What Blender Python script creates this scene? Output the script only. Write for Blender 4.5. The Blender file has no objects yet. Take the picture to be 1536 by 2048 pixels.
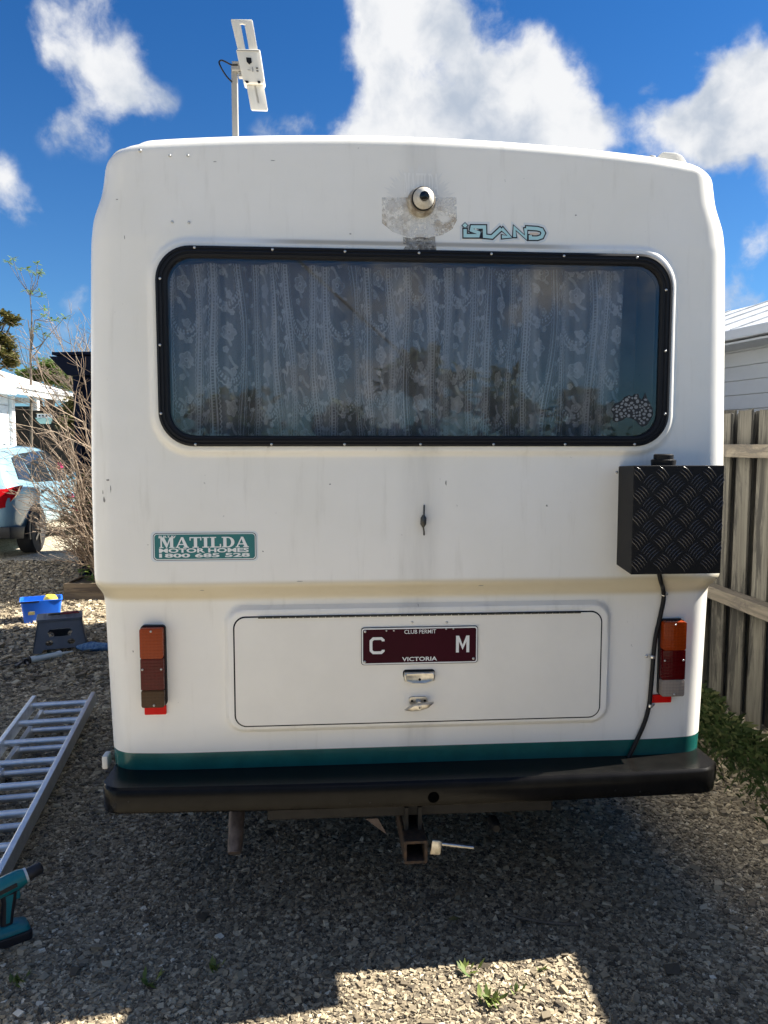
import bpy, bmesh, math, random
import numpy as np
from mathutils import Vector, Matrix

# ------------------------------------------------------------------ camera, world, sun, exposure
S = bpy.context.scene
C = S.collection
F, PITCH, H = 1540.0, math.radians(5.0), 1.6
YAW = math.radians(4.4)
SUN_EL, SUN_AZ = math.radians(45.0), math.atan2(1.0, 0.25)      # azimuth measured from +Y towards +X
cam = bpy.data.cameras.new('camera')
camo = bpy.data.objects.new('camera', cam)
C.objects.link(camo)
camo.location = (0, 0, H)
camo.rotation_euler = (math.pi / 2 - PITCH, 0, 0)
cam.sensor_fit = 'HORIZONTAL'
cam.sensor_width = 36.0
cam.lens = F / 1536 * 36.0
cam.clip_start = 0.05
cam.clip_end = 2000
S.camera = camo
S.view_settings.view_transform = 'Standard'
S.view_settings.look = 'None'
S.view_settings.gamma = 1
S.view_settings.use_curve_mapping = False
S.view_settings.exposure = 1.74


def ray(px, py):
    x, y = (px - 768) / F, -(py - 1024) / F
    return np.array([x, math.cos(PITCH) + y * math.sin(PITCH), -math.sin(PITCH) + y * math.cos(PITCH)])


def gnd(px, py, z=0.0):
    d = ray(px, py)
    return np.array([0, 0, H]) + d * ((z - H) / d[2])


def atY(px, py, Y):
    d = ray(px, py)
    return np.array([0, 0, H]) + d * (Y / d[1])


def project(x, y, z):
    zc = y * math.cos(PITCH) - (z - H) * math.sin(PITCH)
    yc = y * math.sin(PITCH) + (z - H) * math.cos(PITCH)
    return 768 + F * x / zc, 1024 - F * yc / zc


R0 = np.array([0.11, 2.46])
UX = np.array([math.cos(YAW), math.sin(YAW)])
VX = np.array([-math.sin(YAW), math.cos(YAW)])


def van(px, py, v=0.0):
    """photo point -> (u, z) on the plane v behind the motorhome's rear plane"""
    d = ray(px, py)
    t = ((R0 + VX * v) @ VX) / (d[:2] @ VX)
    p = np.array([0, 0, H]) + d * t
    return float((p[:2] - R0) @ UX), float(p[2])


class N:
    """tiny node-tree helper"""
    def __init__(s, tree):
        s.t = tree

    def add(s, typ, **kw):
        n = s.t.nodes.new(typ)
        for k, v in kw.items():
            setattr(n, k, v)
        return n

    def link(s, a, b):
        s.t.links.new(a, b)

    def val(s, sock, v):
        if hasattr(v, 'is_output') or isinstance(v, bpy.types.NodeSocket):
            s.link(v, sock)
        else:
            sock.default_value = v

    def math(s, op, a, b=None, c=None, clamp=False):
        n = s.add('ShaderNodeMath', operation=op, use_clamp=clamp)
        s.val(n.inputs[0], a)
        if b is not None:
            s.val(n.inputs[1], b)
        if c is not None:
            s.val(n.inputs[2], c)
        return n.outputs[0]

    def vmath(s, op, a, b=None):
        n = s.add('ShaderNodeVectorMath', operation=op)
        s.val(n.inputs[0], a)
        if b is not None:
            s.val(n.inputs[1], b)
        return n.outputs['Value'] if op in ('DOT_PRODUCT', 'LENGTH') else n.outputs[0]

    def smooth(s, x, a, b, lo=0.0, hi=1.0):
        n = s.add('ShaderNodeMapRange', interpolation_type='SMOOTHSTEP')
        s.val(n.inputs['Value'], x)
        n.inputs['From Min'].default_value = a
        n.inputs['From Max'].default_value = b
        n.inputs['To Min'].default_value = lo
        n.inputs['To Max'].default_value = hi
        return n.outputs[0]

    def noise(s, vec, scale, detail=4, rough=0.55, out='Fac', dist=0.0):
        n = s.add('ShaderNodeTexNoise')
        if vec is not None:
            s.link(vec, n.inputs['Vector'])
        n.inputs['Scale'].default_value = scale
        n.inputs['Detail'].default_value = detail
        n.inputs['Roughness'].default_value = rough
        n.inputs['Distortion'].default_value = dist
        return n.outputs[out]

    def mix(s, fac, a, b, blend='MIX'):
        n = s.add('ShaderNodeMix', data_type='RGBA', blend_type=blend)
        s.val(n.inputs[0], fac)
        s.val(n.inputs[6], a if not isinstance(a, tuple) else (*a[:3], 1))
        s.val(n.inputs[7], b if not isinstance(b, tuple) else (*b[:3], 1))
        return n.outputs[2]


# world: physical sky with the cumulus of the photograph, thinner cloud elsewhere
W = bpy.data.worlds.new('World')
S.world = W
W.use_nodes = True
n = N(W.node_tree)
W.node_tree.nodes.clear()
sky = n.add('ShaderNodeTexSky', sky_type='NISHITA')
sky.sun_disc = False
sky.sun_elevation = SUN_EL
sky.sun_rotation = SUN_AZ
sky.altitude = 0
sky.air_density = 1.0
sky.dust_density = 0.4
sky.ozone_density = 3.0
SKYS = 0.05
tc = n.add('ShaderNodeTexCoord').outputs['Generated']
sepz = n.add('ShaderNodeSeparateXYZ')
n.link(tc, sepz.inputs[0])
tint = n.mix(n.smooth(sepz.outputs['Z'], 0.0, 0.55), (0.34, 0.58, 0.80), (0.14, 0.44, 0.76))
skyc = n.mix(1.0, sky.outputs[0], tint, 'MULTIPLY')
# clouds: (px, py, radius px, weight)
CL = [(190, 120, 100, .8), (120, 110, 62, .6), (255, 185, 66, .75), (165, 265, 60, .5), (110, 290, 50, .3), (10, 415, 55, .6), (-10, 350, 40, .5),
      (800, 50, 110, 1.0), (840, 170, 140, 1.1), (900, 230, 130, 1.1), (930, 80, 55, .6), (1050, 150, 70, .75), (1080, 230, 110, 1.0), (1000, 310, 160, 1.2),
      (770, 270, 90, .9), (1200, 290, 70, .8), (600, 262, 55, .5), (520, 262, 45, .5), (690, 280, 50, .4), (1010, 25, 40, .38),
      (1460, 190, 105, 1.0), (1550, 230, 120, 1.0), (1400, 280, 90, .9), (1315, 300, 70, .6), (1290, 190, 25, .35), (1525, 465, 42, .6), (1480, 560, 60, .4), (1470, 615, 70, .5),
      (160, 590, 45, .3), (130, 670, 50, .35), (1600, 350, 90, .7), (860, -80, 150, .9)]
warp = n.noise(tc, 5.0, 4, 0.6, 'Color')
wv = n.vmath('SUBTRACT', warp, (0.5, 0.5, 0.5))
wsc = n.add('ShaderNodeVectorMath', operation='SCALE')
n.link(wv, wsc.inputs[0])
wsc.inputs['Scale'].default_value = 0.10
dirw = n.vmath('ADD', tc, wsc.outputs[0])
acc = None
for px, py, r, w in CL:
    d = ray(px, py)
    d = d / np.linalg.norm(d)
    dist = n.vmath('LENGTH', n.vmath('SUBTRACT', dirw, tuple(d)))
    b = n.smooth(dist, r / F * 1.25, 0.0, 0.0, w)
    acc = b if acc is None else n.math('ADD', acc, b)
acc = n.math('MINIMUM', acc, 1.15)
f1 = n.math('ADD', n.math('MULTIPLY', n.noise(tc, 8.0, 9, 0.58), 0.68), n.math('MULTIPLY', n.noise(dirw, 24.0, 7, 0.6), 0.32))
f2 = n.noise(tc, 2.2, 6, 0.55)
# loose cumulus over the rest of the sky
sep = n.add('ShaderNodeSeparateXYZ')
n.link(tc, sep.inputs[0])
elsewhere = n.smooth(f2, 0.47, 0.66, 0.0, 1.0)
elsewhere = n.math('MULTIPLY', elsewhere, n.smooth(sep.outputs['Y'], 0.62, 0.2))
acc = n.math('MAXIMUM', acc, elsewhere)
cl = n.math('ADD', acc, n.math('MULTIPLY', n.math('SUBTRACT', f1, 0.5), 3.3))
gate = n.smooth(acc, 0.02, 0.25)
mask = n.math('MULTIPLY', n.smooth(cl, 0.20, 0.92), gate)
sh = n.math('ADD', n.math('MULTIPLY', n.noise(dirw, 7.5, 6, 0.55), 0.8), n.math('MULTIPLY', n.noise(tc, 22.0, 5, 0.55), 0.2))
shade = n.math('MULTIPLY', n.smooth(sh, 0.37, 0.58, 0.2, 1.0), n.smooth(cl, 0.2, 0.8, 0.7, 1.0))
ccol = n.mix(shade, (0.40, 0.49, 0.63), (0.97, 0.98, 1.0))
above = n.smooth(sep.outputs['Z'], -0.02, 0.06)
mask = n.math('MULTIPLY', mask, above)
bg1 = n.add('ShaderNodeBackground')
n.link(skyc, bg1.inputs[0])
bg1.inputs[1].default_value = SKYS
bg2 = n.add('ShaderNodeBackground')
n.link(ccol, bg2.inputs[0])
bg2.inputs[1].default_value = 0.285
mx = n.add('ShaderNodeMixShader')
n.link(mask, mx.inputs[0])
n.link(bg1.outputs[0], mx.inputs[1])
n.link(bg2.outputs[0], mx.inputs[2])
wo = n.add('ShaderNodeOutputWorld')
n.link(mx.outputs[0], wo.inputs[0])

sun = bpy.data.lights.new('sun', 'SUN')
sun.energy = 5.0
sun.angle = math.radians(0.5)
sun.color = (1.0, 0.94, 0.84)
suno = bpy.data.objects.new('sun', sun)
C.objects.link(suno)
sd = Vector((math.sin(SUN_AZ) * math.cos(SUN_EL), math.cos(SUN_AZ) * math.cos(SUN_EL), math.sin(SUN_EL)))
suno.rotation_euler = sd.to_track_quat('Z', 'Y').to_euler()
suno.location = sd * 30

rnd = random.Random(7)
rng = np.random.default_rng(11)


# ------------------------------------------------------------------ materials
def new_mat(name):
    m = bpy.data.materials.new(name)
    m.use_nodes = True
    t = N(m.node_tree)
    return m, t, m.node_tree.nodes['Principled BSDF']


def mat(name, col, rough=0.5, metal=0.0, var=0.0, vs=8.0, bump=0.0, bs=60.0, coat=0.0, col2=None, stretch=None, spec=0.5):
    m, t, p = new_mat(name)
    p.inputs['Roughness'].default_value = rough
    p.inputs['Metallic'].default_value = metal
    p.inputs['Specular IOR Level'].default_value = spec
    if coat:
        p.inputs['Coat Weight'].default_value = coat
        p.inputs['Coat Roughness'].default_value = 0.06
    o = t.add('ShaderNodeTexCoord').outputs['Object']
    if stretch:
        mp = t.add('ShaderNodeMapping')
        t.link(o, mp.inputs[0])
        mp.inputs['Scale'].default_value = stretch
        o = mp.outputs[0]
    if var or col2:
        f = t.smooth(t.noise(o, vs, 6, 0.62), 0.3, 0.7)
        c2 = col2 if col2 else tuple(c * (1 - var) for c in col)
        t.link(t.mix(f, col, c2), p.inputs['Base Color'])
    else:
        p.inputs['Base Color'].default_value = (*col, 1)
    if bump:
        b = t.add('ShaderNodeBump')
        b.inputs['Strength'].default_value = bump
        b.inputs['Distance'].default_value = 0.01
        t.link(t.noise(o, bs, 5, 0.6), b.inputs['Height'])
        t.link(b.outputs[0], p.inputs['Normal'])
    return m


def attr_mat(name, stops, attr='rnd', rough=0.85, bump=0.0, bs=200, transl=0.0):
    m, t, p = new_mat(name)
    a = t.add('ShaderNodeAttribute', attribute_name=attr)
    r = t.add('ShaderNodeValToRGB')
    e = r.color_ramp.elements
    while len(e) < len(stops):
        e.new(0.5)
    for k, (pos, c) in enumerate(stops):
        e[k].position = pos
        e[k].color = (*c, 1)
    t.link(a.outputs['Fac'], r.inputs[0])
    col = r.outputs[0]
    o = t.add('ShaderNodeTexCoord').outputs['Object']
    col = t.mix(0.35, col, t.mix(t.noise(o, bs, 3), (0.3, 0.3, 0.3), (1.3, 1.3, 1.3)), 'MULTIPLY') if bump else col
    t.link(col, p.inputs['Base Color'])
    p.inputs['Roughness'].default_value = rough
    if transl:
        tr = t.add('ShaderNodeBsdfTranslucent')
        t.link(col, tr.inputs[0])
        ms = t.add('ShaderNodeMixShader')
        ms.inputs[0].default_value = transl
        t.link(p.outputs[0], ms.inputs[1])
        t.link(tr.outputs[0], ms.inputs[2])
        t.link(ms.outputs[0], m.node_tree.nodes['Material Output'].inputs[0])
    return m


MT = {}
# motorhome gelcoat: cream white with faint dirt and a grey run-off streak down the middle
m, t, p = new_mat('gelcoat_white')
o = t.add('ShaderNodeTexCoord').outputs['Object']
sp = t.add('ShaderNodeSeparateXYZ')
t.link(o, sp.inputs[0])
base = t.mix(t.smooth(t.noise(o, 2.2, 5, 0.6), 0.35, 0.7), (0.84, 0.82, 0.765), (0.80, 0.78, 0.715))
mp = t.add('ShaderNodeMapping')
t.link(o, mp.inputs[0])
mp.inputs['Scale'].default_value = (1.0, 1.0, 0.12)
stk = t.noise(mp.outputs[0], 26, 5, 0.6)
du = t.math('ABSOLUTE', t.math('ADD', sp.outputs['X'], t.math('MULTIPLY', t.math('SUBTRACT', t.noise(o, 4, 3), 0.5), 0.05)))
mid = t.math('MULTIPLY', t.smooth(du, 0.085, 0.02), t.smooth(stk, 0.25, 0.75, 0.25, 0.75))
base = t.mix(t.math('MULTIPLY', mid, 0.48), base, (0.46, 0.45, 0.41))
run = t.math('MULTIPLY', t.smooth(stk, 0.54, 0.78), 0.24)
base = t.mix(run, base, (0.5, 0.47, 0.40))
# warm ground bounce painted under the belt; grime on the ledge over the window
belt_bounce = t.math('MULTIPLY', t.smooth(sp.outputs['Z'], 1.098, 1.118), t.smooth(sp.outputs['Z'], 1.182, 1.166))
base = t.mix(t.math('MULTIPLY', belt_bounce, 0.75), base, (0.58, 0.50, 0.33))
gl = t.math('MULTIPLY', t.smooth(sp.outputs['Z'], 2.197, 2.205), t.smooth(sp.outputs['Z'], 2.222, 2.212))
gl = t.math('MULTIPLY', gl, t.smooth(t.math('ABSOLUTE', t.math('SUBTRACT', sp.outputs['X'], 0.0)), 0.55, 0.35))
base = t.mix(t.math('MULTIPLY', gl, 0.75), base, (0.40, 0.32, 0.20))
# scuffs
vo = t.noise(o, 55, 2, 0.5)
sc = t.math('MULTIPLY', t.smooth(vo, 0.735, 0.76), t.smooth(t.noise(o, 6, 2), 0.52, 0.62))
base = t.mix(t.math('MULTIPLY', sc, 0.5), base, (0.35, 0.34, 0.32))
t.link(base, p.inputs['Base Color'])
p.inputs['Roughness'].default_value = 0.34
b = t.add('ShaderNodeBump')
b.inputs['Strength'].default_value = 0.06
b.inputs['Distance'].default_value = 0.01
t.link(t.noise(o, 9, 3), b.inputs['Height'])
t.link(b.outputs[0], p.inputs['Normal'])
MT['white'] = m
MT['hatch'] = mat('hatch_white', (0.82, 0.795, 0.725), 0.38, var=0.05, vs=5)
MT['green'] = mat('green_stripe_paint', (0.012, 0.12, 0.105), 0.22, var=0.25, vs=9)
MT['bumper'] = mat('bumper_black', (0.008, 0.0075, 0.007), 0.22, spec=0.15, var=0.4, vs=14, bump=0.05, bs=90)
MT['rubber'] = mat('black_rubber', (0.012, 0.013, 0.016), 0.42, spec=0.15)
MT['black'] = mat('black_plastic', (0.015, 0.015, 0.016), 0.4, spec=0.15)
MT['blackpaint'] = mat('black_powdercoat', (0.005, 0.005, 0.006), 0.5, bump=0.08, bs=250, spec=0.25)
MT['chassis'] = mat('chassis_black', (0.02, 0.018, 0.016), 0.75, var=0.5, vs=20)
MT['rust'] = mat('rusty_steel', (0.10, 0.06, 0.035), 0.8, 0.3, col2=(0.03, 0.025, 0.022), vs=60)
MT['pipe'] = mat('exhaust_steel', (0.16, 0.13, 0.12), 0.6, 0.5, var=0.5, vs=30)
MT['chrome'] = mat('worn_chrome', (0.62, 0.60, 0.56), 0.28, 0.9, var=0.3, vs=60)
MT['steel'] = mat('screw_steel', (0.55, 0.54, 0.52), 0.3, 0.9)
MT['darksteel'] = mat('dark_steel', (0.10, 0.10, 0.09), 0.45, 0.7, var=0.5, vs=90)
MT['alu'] = mat('ladder_aluminium', (0.76, 0.78, 0.80), 0.34, 0.8, var=0.18, vs=25, bump=0.05, bs=120)
MT['mastgrey'] = mat('mast_galvanised', (0.42, 0.40, 0.36), 0.5, 0.3, var=0.15)
MT['plastic_white'] = mat('antenna_white', (0.74, 0.71, 0.63), 0.5, var=0.06)
MT['dirtywhite'] = mat('weathered_white_plastic', (0.50, 0.46, 0.38), 0.5, col2=(0.17, 0.125, 0.08), vs=38)
MT['camwhite'] = mat('camera_white', (0.66, 0.64, 0.58), 0.3, col2=(0.45, 0.41, 0.34), vs=30)
MT['lens'] = mat('camera_lens_glass', (0.004, 0.004, 0.005), 0.05)


def lens_mat(name, col, glow):
    m, t, p = new_mat(name)
    o = t.add('ShaderNodeTexCoord').outputs['Object']
    sp = t.add('ShaderNodeSeparateXYZ')
    t.link(o, sp.inputs[0])
    wv = t.math('SINE', t.math('MULTIPLY', sp.outputs['Z'], 620))
    wu = t.math('SINE', t.math('MULTIPLY', sp.outputs['X'], 560))
    hgt = t.math('ADD', t.math('MULTIPLY', wv, 0.6), t.math('MULTIPLY', wu, 0.4))
    t.link(t.mix(t.smooth(hgt, -1, 1), tuple(c * 0.88 for c in col), col), p.inputs['Base Color'])
    p.inputs['Roughness'].default_value = 0.2
    p.inputs['Specular IOR Level'].default_value = 0.2
    p.inputs['Coat Weight'].default_value = 0.12
    b = t.add('ShaderNodeBump')
    b.inputs['Strength'].default_value = 0.16
    b.inputs['Distance'].default_value = 0.002
    t.link(hgt, b.inputs['Height'])
    t.link(b.outputs[0], p.inputs['Normal'])
    return m


MT['amber'] = lens_mat('amber_lens', (0.26, 0.034, 0.003), 0)
MT['red'] = lens_mat('dark_red_lens', (0.075, 0.0008, 0.002), 0)
MT['clear'] = lens_mat('clear_lens', (0.26, 0.22, 0.19), 0)
MT['brownlens'] = lens_mat('brown_tinted_lens', (0.050, 0.022, 0.008), 0)
MT['reflector'] = mat('red_reflector', (0.62, 0.006, 0.004), 0.4, spec=0.15)
MT['teal'] = mat('sticker_teal', (0.01, 0.16, 0.165), 0.35, var=0.12, vs=40)
MT['navyprint'] = mat('print_navy', (0.01, 0.035, 0.05), 0.4)
MT['printwhite'] = mat('print_white', (0.74, 0.77, 0.76), 0.4)
MT['stickeredge'] = mat('sticker_clear_edge', (0.66, 0.70, 0.71), 0.35)
MT['aqua'] = mat('print_aqua', (0.42, 0.66, 0.68), 0.4)
MT['printblack'] = mat('print_black', (0.012, 0.012, 0.014), 0.4)
MT['printpeach'] = mat('print_peach', (0.64, 0.52, 0.42), 0.4)
MT['ghost'] = mat('faded_sticker_shadow', (0.76, 0.75, 0.71), 0.5, var=0.04, vs=20)
MT['ghostlet'] = mat('faded_lettering', (0.84, 0.83, 0.79), 0.5)


def patchy(name, c1, c2, vs, lo, hi, mx):
    m, t, p = new_mat(name)
    o = t.add('ShaderNodeTexCoord').outputs['Object']
    t.link(t.mix(t.smooth(t.noise(o, vs, 6, 0.65), 0.4, 0.62), c1, c2), p.inputs['Base Color'])
    p.inputs['Roughness'].default_value = 0.6
    tr = t.add('ShaderNodeBsdfTransparent')
    ms = t.add('ShaderNodeMixShader')
    t.link(t.smooth(t.noise(o, vs * 2.3, 7, 0.7), lo, hi, 0.08, mx), ms.inputs[0])
    t.link(tr.outputs[0], ms.inputs[1])
    t.link(p.outputs[0], ms.inputs[2])
    t.link(ms.outputs[0], m.node_tree.nodes['Material Output'].inputs[0])
    return m


MT['residue'] = patchy('old_glue_residue', (0.75, 0.745, 0.72), (0.42, 0.34, 0.24), 15, 0.38, 0.60, 0.75)
MT['tape'] = patchy('brittle_grey_tape', (0.40, 0.38, 0.33), (0.12, 0.10, 0.08), 30, 0.34, 0.52, 0.85)
MT['maroon'] = mat('plate_maroon', (0.040, 0.003, 0.010), 0.35, spec=0.08, var=0.15)
MT['platewhite'] = mat('plate_white', (0.72, 0.73, 0.72), 0.35)
MT['dark'] = mat('van_interior_dark', (0.03, 0.03, 0.032), 0.9)
MT['void'] = mat('unlit_black', (0.002, 0.002, 0.002), 1.0, spec=0.0)
MT['inside'] = mat('grey_interior_lining', (0.42, 0.38, 0.34), 0.9, var=0.3)
MT['tyre'] = mat('tyre_rubber', (0.018, 0.018, 0.019), 0.8)
# tinted window glass: thin pane, reflection by angle
m, t, p = new_mat('tinted_window_glass')
nt = m.node_tree
nt.nodes.remove(p)
tr = t.add('ShaderNodeBsdfTransparent')
tr.inputs[0].default_value = (0.90, 0.91, 0.92, 1)
gs = t.add('ShaderNodeBsdfGlossy')
gs.inputs['Roughness'].default_value = 0.015
gs.inputs['Color'].default_value = (0.95, 0.97, 1, 1)
fr = t.add('ShaderNodeFresnel')
fr.inputs[0].default_value = 1.52
ms = t.add('ShaderNodeMixShader')
t.link(t.math('MULTIPLY', fr.outputs[0], 1.75, clamp=True), ms.inputs[0])
t.link(tr.outputs[0], ms.inputs[1])
t.link(gs.outputs[0], ms.inputs[2])
t.link(ms.outputs[0], nt.nodes['Material Output'].inputs[0])
MT['glass'] = m
# lace
m, t, p = new_mat('white_lace')
nt = m.node_tree
a = t.add('ShaderNodeAttribute', attribute_name='lace')
p.inputs['Base Color'].default_value = (0.82, 0.82, 0.84, 1)
p.inputs['Roughness'].default_value = 0.9
tl = t.add('ShaderNodeBsdfTranslucent')
tl.inputs[0].default_value = (0.8, 0.8, 0.82, 1)
m1 = t.add('ShaderNodeMixShader')
m1.inputs[0].default_value = 0.3
t.link(p.outputs[0], m1.inputs[1])
t.link(tl.outputs[0], m1.inputs[2])
tp = t.add('ShaderNodeBsdfTransparent')
m2 = t.add('ShaderNodeMixShader')
t.link(a.outputs['Fac'], m2.inputs[0])
t.link(tp.outputs[0], m2.inputs[1])
t.link(m1.outputs[0], m2.inputs[2])
t.link(m2.outputs[0], nt.nodes['Material Output'].inputs[0])
MT['lace'] = m

# ground
m, t, p = new_mat('gravel_ground')
o = t.add('ShaderNodeTexCoord').outputs['Object']
v = t.add('ShaderNodeTexVoronoi')
t.link(o, v.inputs['Vector'])
v.inputs['Scale'].default_value = 55
sepc = t.add('ShaderNodeSeparateColor')
t.link(v.outputs['Color'], sepc.inputs[0])
r = t.add('ShaderNodeValToRGB')
e = r.color_ramp.elements
e.new(0.4); e.new(0.8)
for k, (ps, c) in enumerate([(0, (0.20, 0.17, 0.125)), (.4, (0.43, 0.375, 0.275)), (.8, (0.58, 0.52, 0.395)), (1, (0.70, 0.65, 0.53))]):
    e[k].position = ps
    e[k].color = (*c, 1)
t.link(sepc.outputs[0], r.inputs[0])
col = t.mix(t.smooth(t.noise(o, 1.1, 5), 0.4, 0.7), r.outputs[0], t.mix(0.35, r.outputs[0], (0.24, 0.19, 0.12)))
t.link(col, p.inputs['Base Color'])
p.inputs['Roughness'].default_value = 0.9
b = t.add('ShaderNodeBump')
b.inputs['Strength'].default_value = 0.9
b.inputs['Distance'].default_value = 0.02
t.link(v.outputs['Distance'], b.inputs['Height'])
b.invert = True
t.link(b.outputs[0], p.inputs['Normal'])
MT['ground'] = m
MT['stones'] = attr_mat('crushed_stone', [(0, (0.05, 0.04, 0.028)), (.3, (0.18, 0.145, 0.097)), (.68, (0.38, 0.315, 0.21)), (.92, (0.60, 0.51, 0.36)), (1, (0.78, 0.72, 0.58))], rough=0.85, bump=1, bs=160)

# timber, houses, plants
MT['paling'] = None


def timber(name, c1, c2, c3, axis_stretch):
    m, t, p = new_mat(name)
    o = t.add('ShaderNodeTexCoord').outputs['Object']
    mp = t.add('ShaderNodeMapping')
    t.link(o, mp.inputs[0])
    mp.inputs['Scale'].default_value = axis_stretch
    oi = t.add('ShaderNodeObjectInfo')
    off = t.vmath('ADD', mp.outputs[0], t.vmath('MULTIPLY', (9.0, 9.0, 9.0), oi.outputs['Random']))
    g = t.noise(off, 42, 7, 0.7, dist=0.6)
    c = t.mix(t.smooth(g, 0.35, 0.65), c1, c2)
    mp2 = t.add('ShaderNodeMapping')
    t.link(o, mp2.inputs[0])
    mp2.inputs['Scale'].default_value = tuple(max(k_, 0.30) for k_ in axis_stretch)
    off2 = t.vmath('ADD', mp2.outputs[0], t.vmath('MULTIPLY', (5.0, 7.0, 3.0), oi.outputs['Random']))
    blot = t.noise(off2, 11, 6, 0.68, dist=0.5)
    c = t.mix(t.smooth(blot, 0.47, 0.60, 0, 0.92), c, c3)
    c = t.mix(t.math('MULTIPLY', oi.outputs['Random'], 0.35), c, c3)
    t.link(c, p.inputs['Base Color'])
    p.inputs['Roughness'].default_value = 0.9
    b = t.add('ShaderNodeBump')
    b.inputs['Strength'].default_value = 0.5
    b.inputs['Distance'].default_value = 0.006
    t.link(g, b.inputs['Height'])
    t.link(b.outputs[0], p.inputs['Normal'])
    return m


MT['paling'] = timber('weathered_paling', (0.145, 0.138, 0.116), (0.080, 0.075, 0.063), (0.026, 0.025, 0.023), (1, 1, 0.07))
MT['rail'] = timber('weathered_rail', (0.23, 0.20, 0.155), (0.11, 0.095, 0.075), (0.09, 0.08, 0.07), (1, 0.06, 1))
MT['planter'] = timber('planter_timber', (0.25, 0.19, 0.12), (0.16, 0.12, 0.08), (0.08, 0.06, 0.045), (0.08, 1, 1))
MT['cladding'] = mat('pale_weatherboard_paint', (0.50, 0.53, 0.56), 0.6, var=0.06, vs=4)
MT['claddingL'] = mat('white_weatherboard_paint', (0.68, 0.70, 0.72), 0.6, var=0.05, vs=4)
MT['trimwhite'] = mat('white_trim_paint', (0.74, 0.74, 0.73), 0.5, var=0.05, vs=5)
MT['roofwhite'] = mat('white_roof_sheet', (0.80, 0.80, 0.79), 0.5, var=0.05, vs=3)
MT['roofgrey'] = mat('pale_grey_roof_sheet', (0.62, 0.64, 0.65), 0.45, var=0.12, vs=7, col2=(0.44, 0.45, 0.45))
MT['navy'] = mat('navy_sheet_cladding', (0.006, 0.010, 0.025), 0.8, var=0.1, spec=0.06)
MT['darkfence'] = mat('dark_stained_timber', (0.03, 0.032, 0.034), 0.8, var=0.4, vs=12)
MT['leafdark'] = attr_mat('leaves_dark', [(0, (0.018, 0.035, 0.012)), (.6, (0.045, 0.08, 0.022)), (1, (0.10, 0.13, 0.04))], rough=0.5, transl=0.25)
MT['leafbright'] = attr_mat('leaves_bright', [(0, (0.05, 0.10, 0.015)), (.6, (0.10, 0.18, 0.03)), (1, (0.19, 0.25, 0.06))], rough=0.5, transl=0.3)
MT['leafolive'] = attr_mat('leaves_olive', [(0, (0.04, 0.05, 0.016)), (.5, (0.10, 0.105, 0.03)), (1, (0.20, 0.16, 0.05))], rough=0.6, transl=0.25)
MT['grass'] = attr_mat('grass_blades', [(0, (0.022, 0.04, 0.012)), (.6, (0.05, 0.085, 0.022)), (1, (0.14, 0.15, 0.06))], rough=0.6, transl=0.2)
MT['weed'] = attr_mat('weed_blades', [(0, (0.07, 0.12, 0.02)), (1, (0.2, 0.24, 0.05))], rough=0.6, transl=0.25)
MT['bark'] = mat('grey_bark', (0.16, 0.13, 0.10), 0.9, var=0.5, vs=30)
MT['twig'] = attr_mat('pale_twigs', [(0, (0.09, 0.062, 0.042)), (.5, (0.25, 0.185, 0.13)), (1, (0.42, 0.34, 0.26))], rough=0.85)
MT['pink'] = mat('pink_petals', (0.55, 0.03, 0.16), 0.6)
MT['carblue'] = mat('pale_blue_car_paint', (0.23, 0.39, 0.49), 0.25, 0.1, coat=1.0)
MT['carglass'] = mat('car_window_glass', (0.015, 0.02, 0.025), 0.03, spec=0.8)
MT['carlamp'] = mat('car_lamp_red', (0.45, 0.008, 0.012), 0.12, coat=0.8)
MT['carblack'] = mat('car_black_trim', (0.02, 0.02, 0.021), 0.5)
MT['rim'] = mat('alloy_rim', (0.14, 0.14, 0.15), 0.35, 0.8)
MT['stool'] = mat('slate_grey_plastic', (0.085, 0.098, 0.125), 0.45, var=0.15, vs=12)
MT['bluebox'] = mat('bright_blue_plastic', (0.012, 0.13, 0.68), 0.35)
MT['yellow'] = mat('yellow_plastic', (0.72, 0.55, 0.06), 0.4)
MT['labelpaper'] = mat('worn_label', (0.45, 0.40, 0.16), 0.6, var=0.4, vs=60)
MT['drillteal'] = mat('drill_teal', (0.005, 0.17, 0.20), 0.35, var=0.1, vs=30)
MT['drillblack'] = mat('drill_black', (0.018, 0.018, 0.022), 0.5)
MT['clothblue'] = mat('blue_patterned_cloth', (0.03, 0.09, 0.22), 0.9, col2=(0.16, 0.26, 0.36), vs=55)
MT['redtool'] = mat('dull_red_grip', (0.20, 0.03, 0.03), 0.5)
MT['gungreen'] = mat('cartridge_green', (0.01, 0.07, 0.06), 0.4)
MT['cartwhite'] = mat('cartridge_white', (0.52, 0.58, 0.60), 0.45, var=0.1, vs=50)
MT['dryleaf'] = mat('dry_leaf', (0.14, 0.12, 0.04), 0.8, var=0.3, vs=60)
MT['fenceearth'] = mat('bare_earth', (0.09, 0.07, 0.05), 0.95, var=0.4, vs=8, bump=0.6, bs=30)


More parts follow.
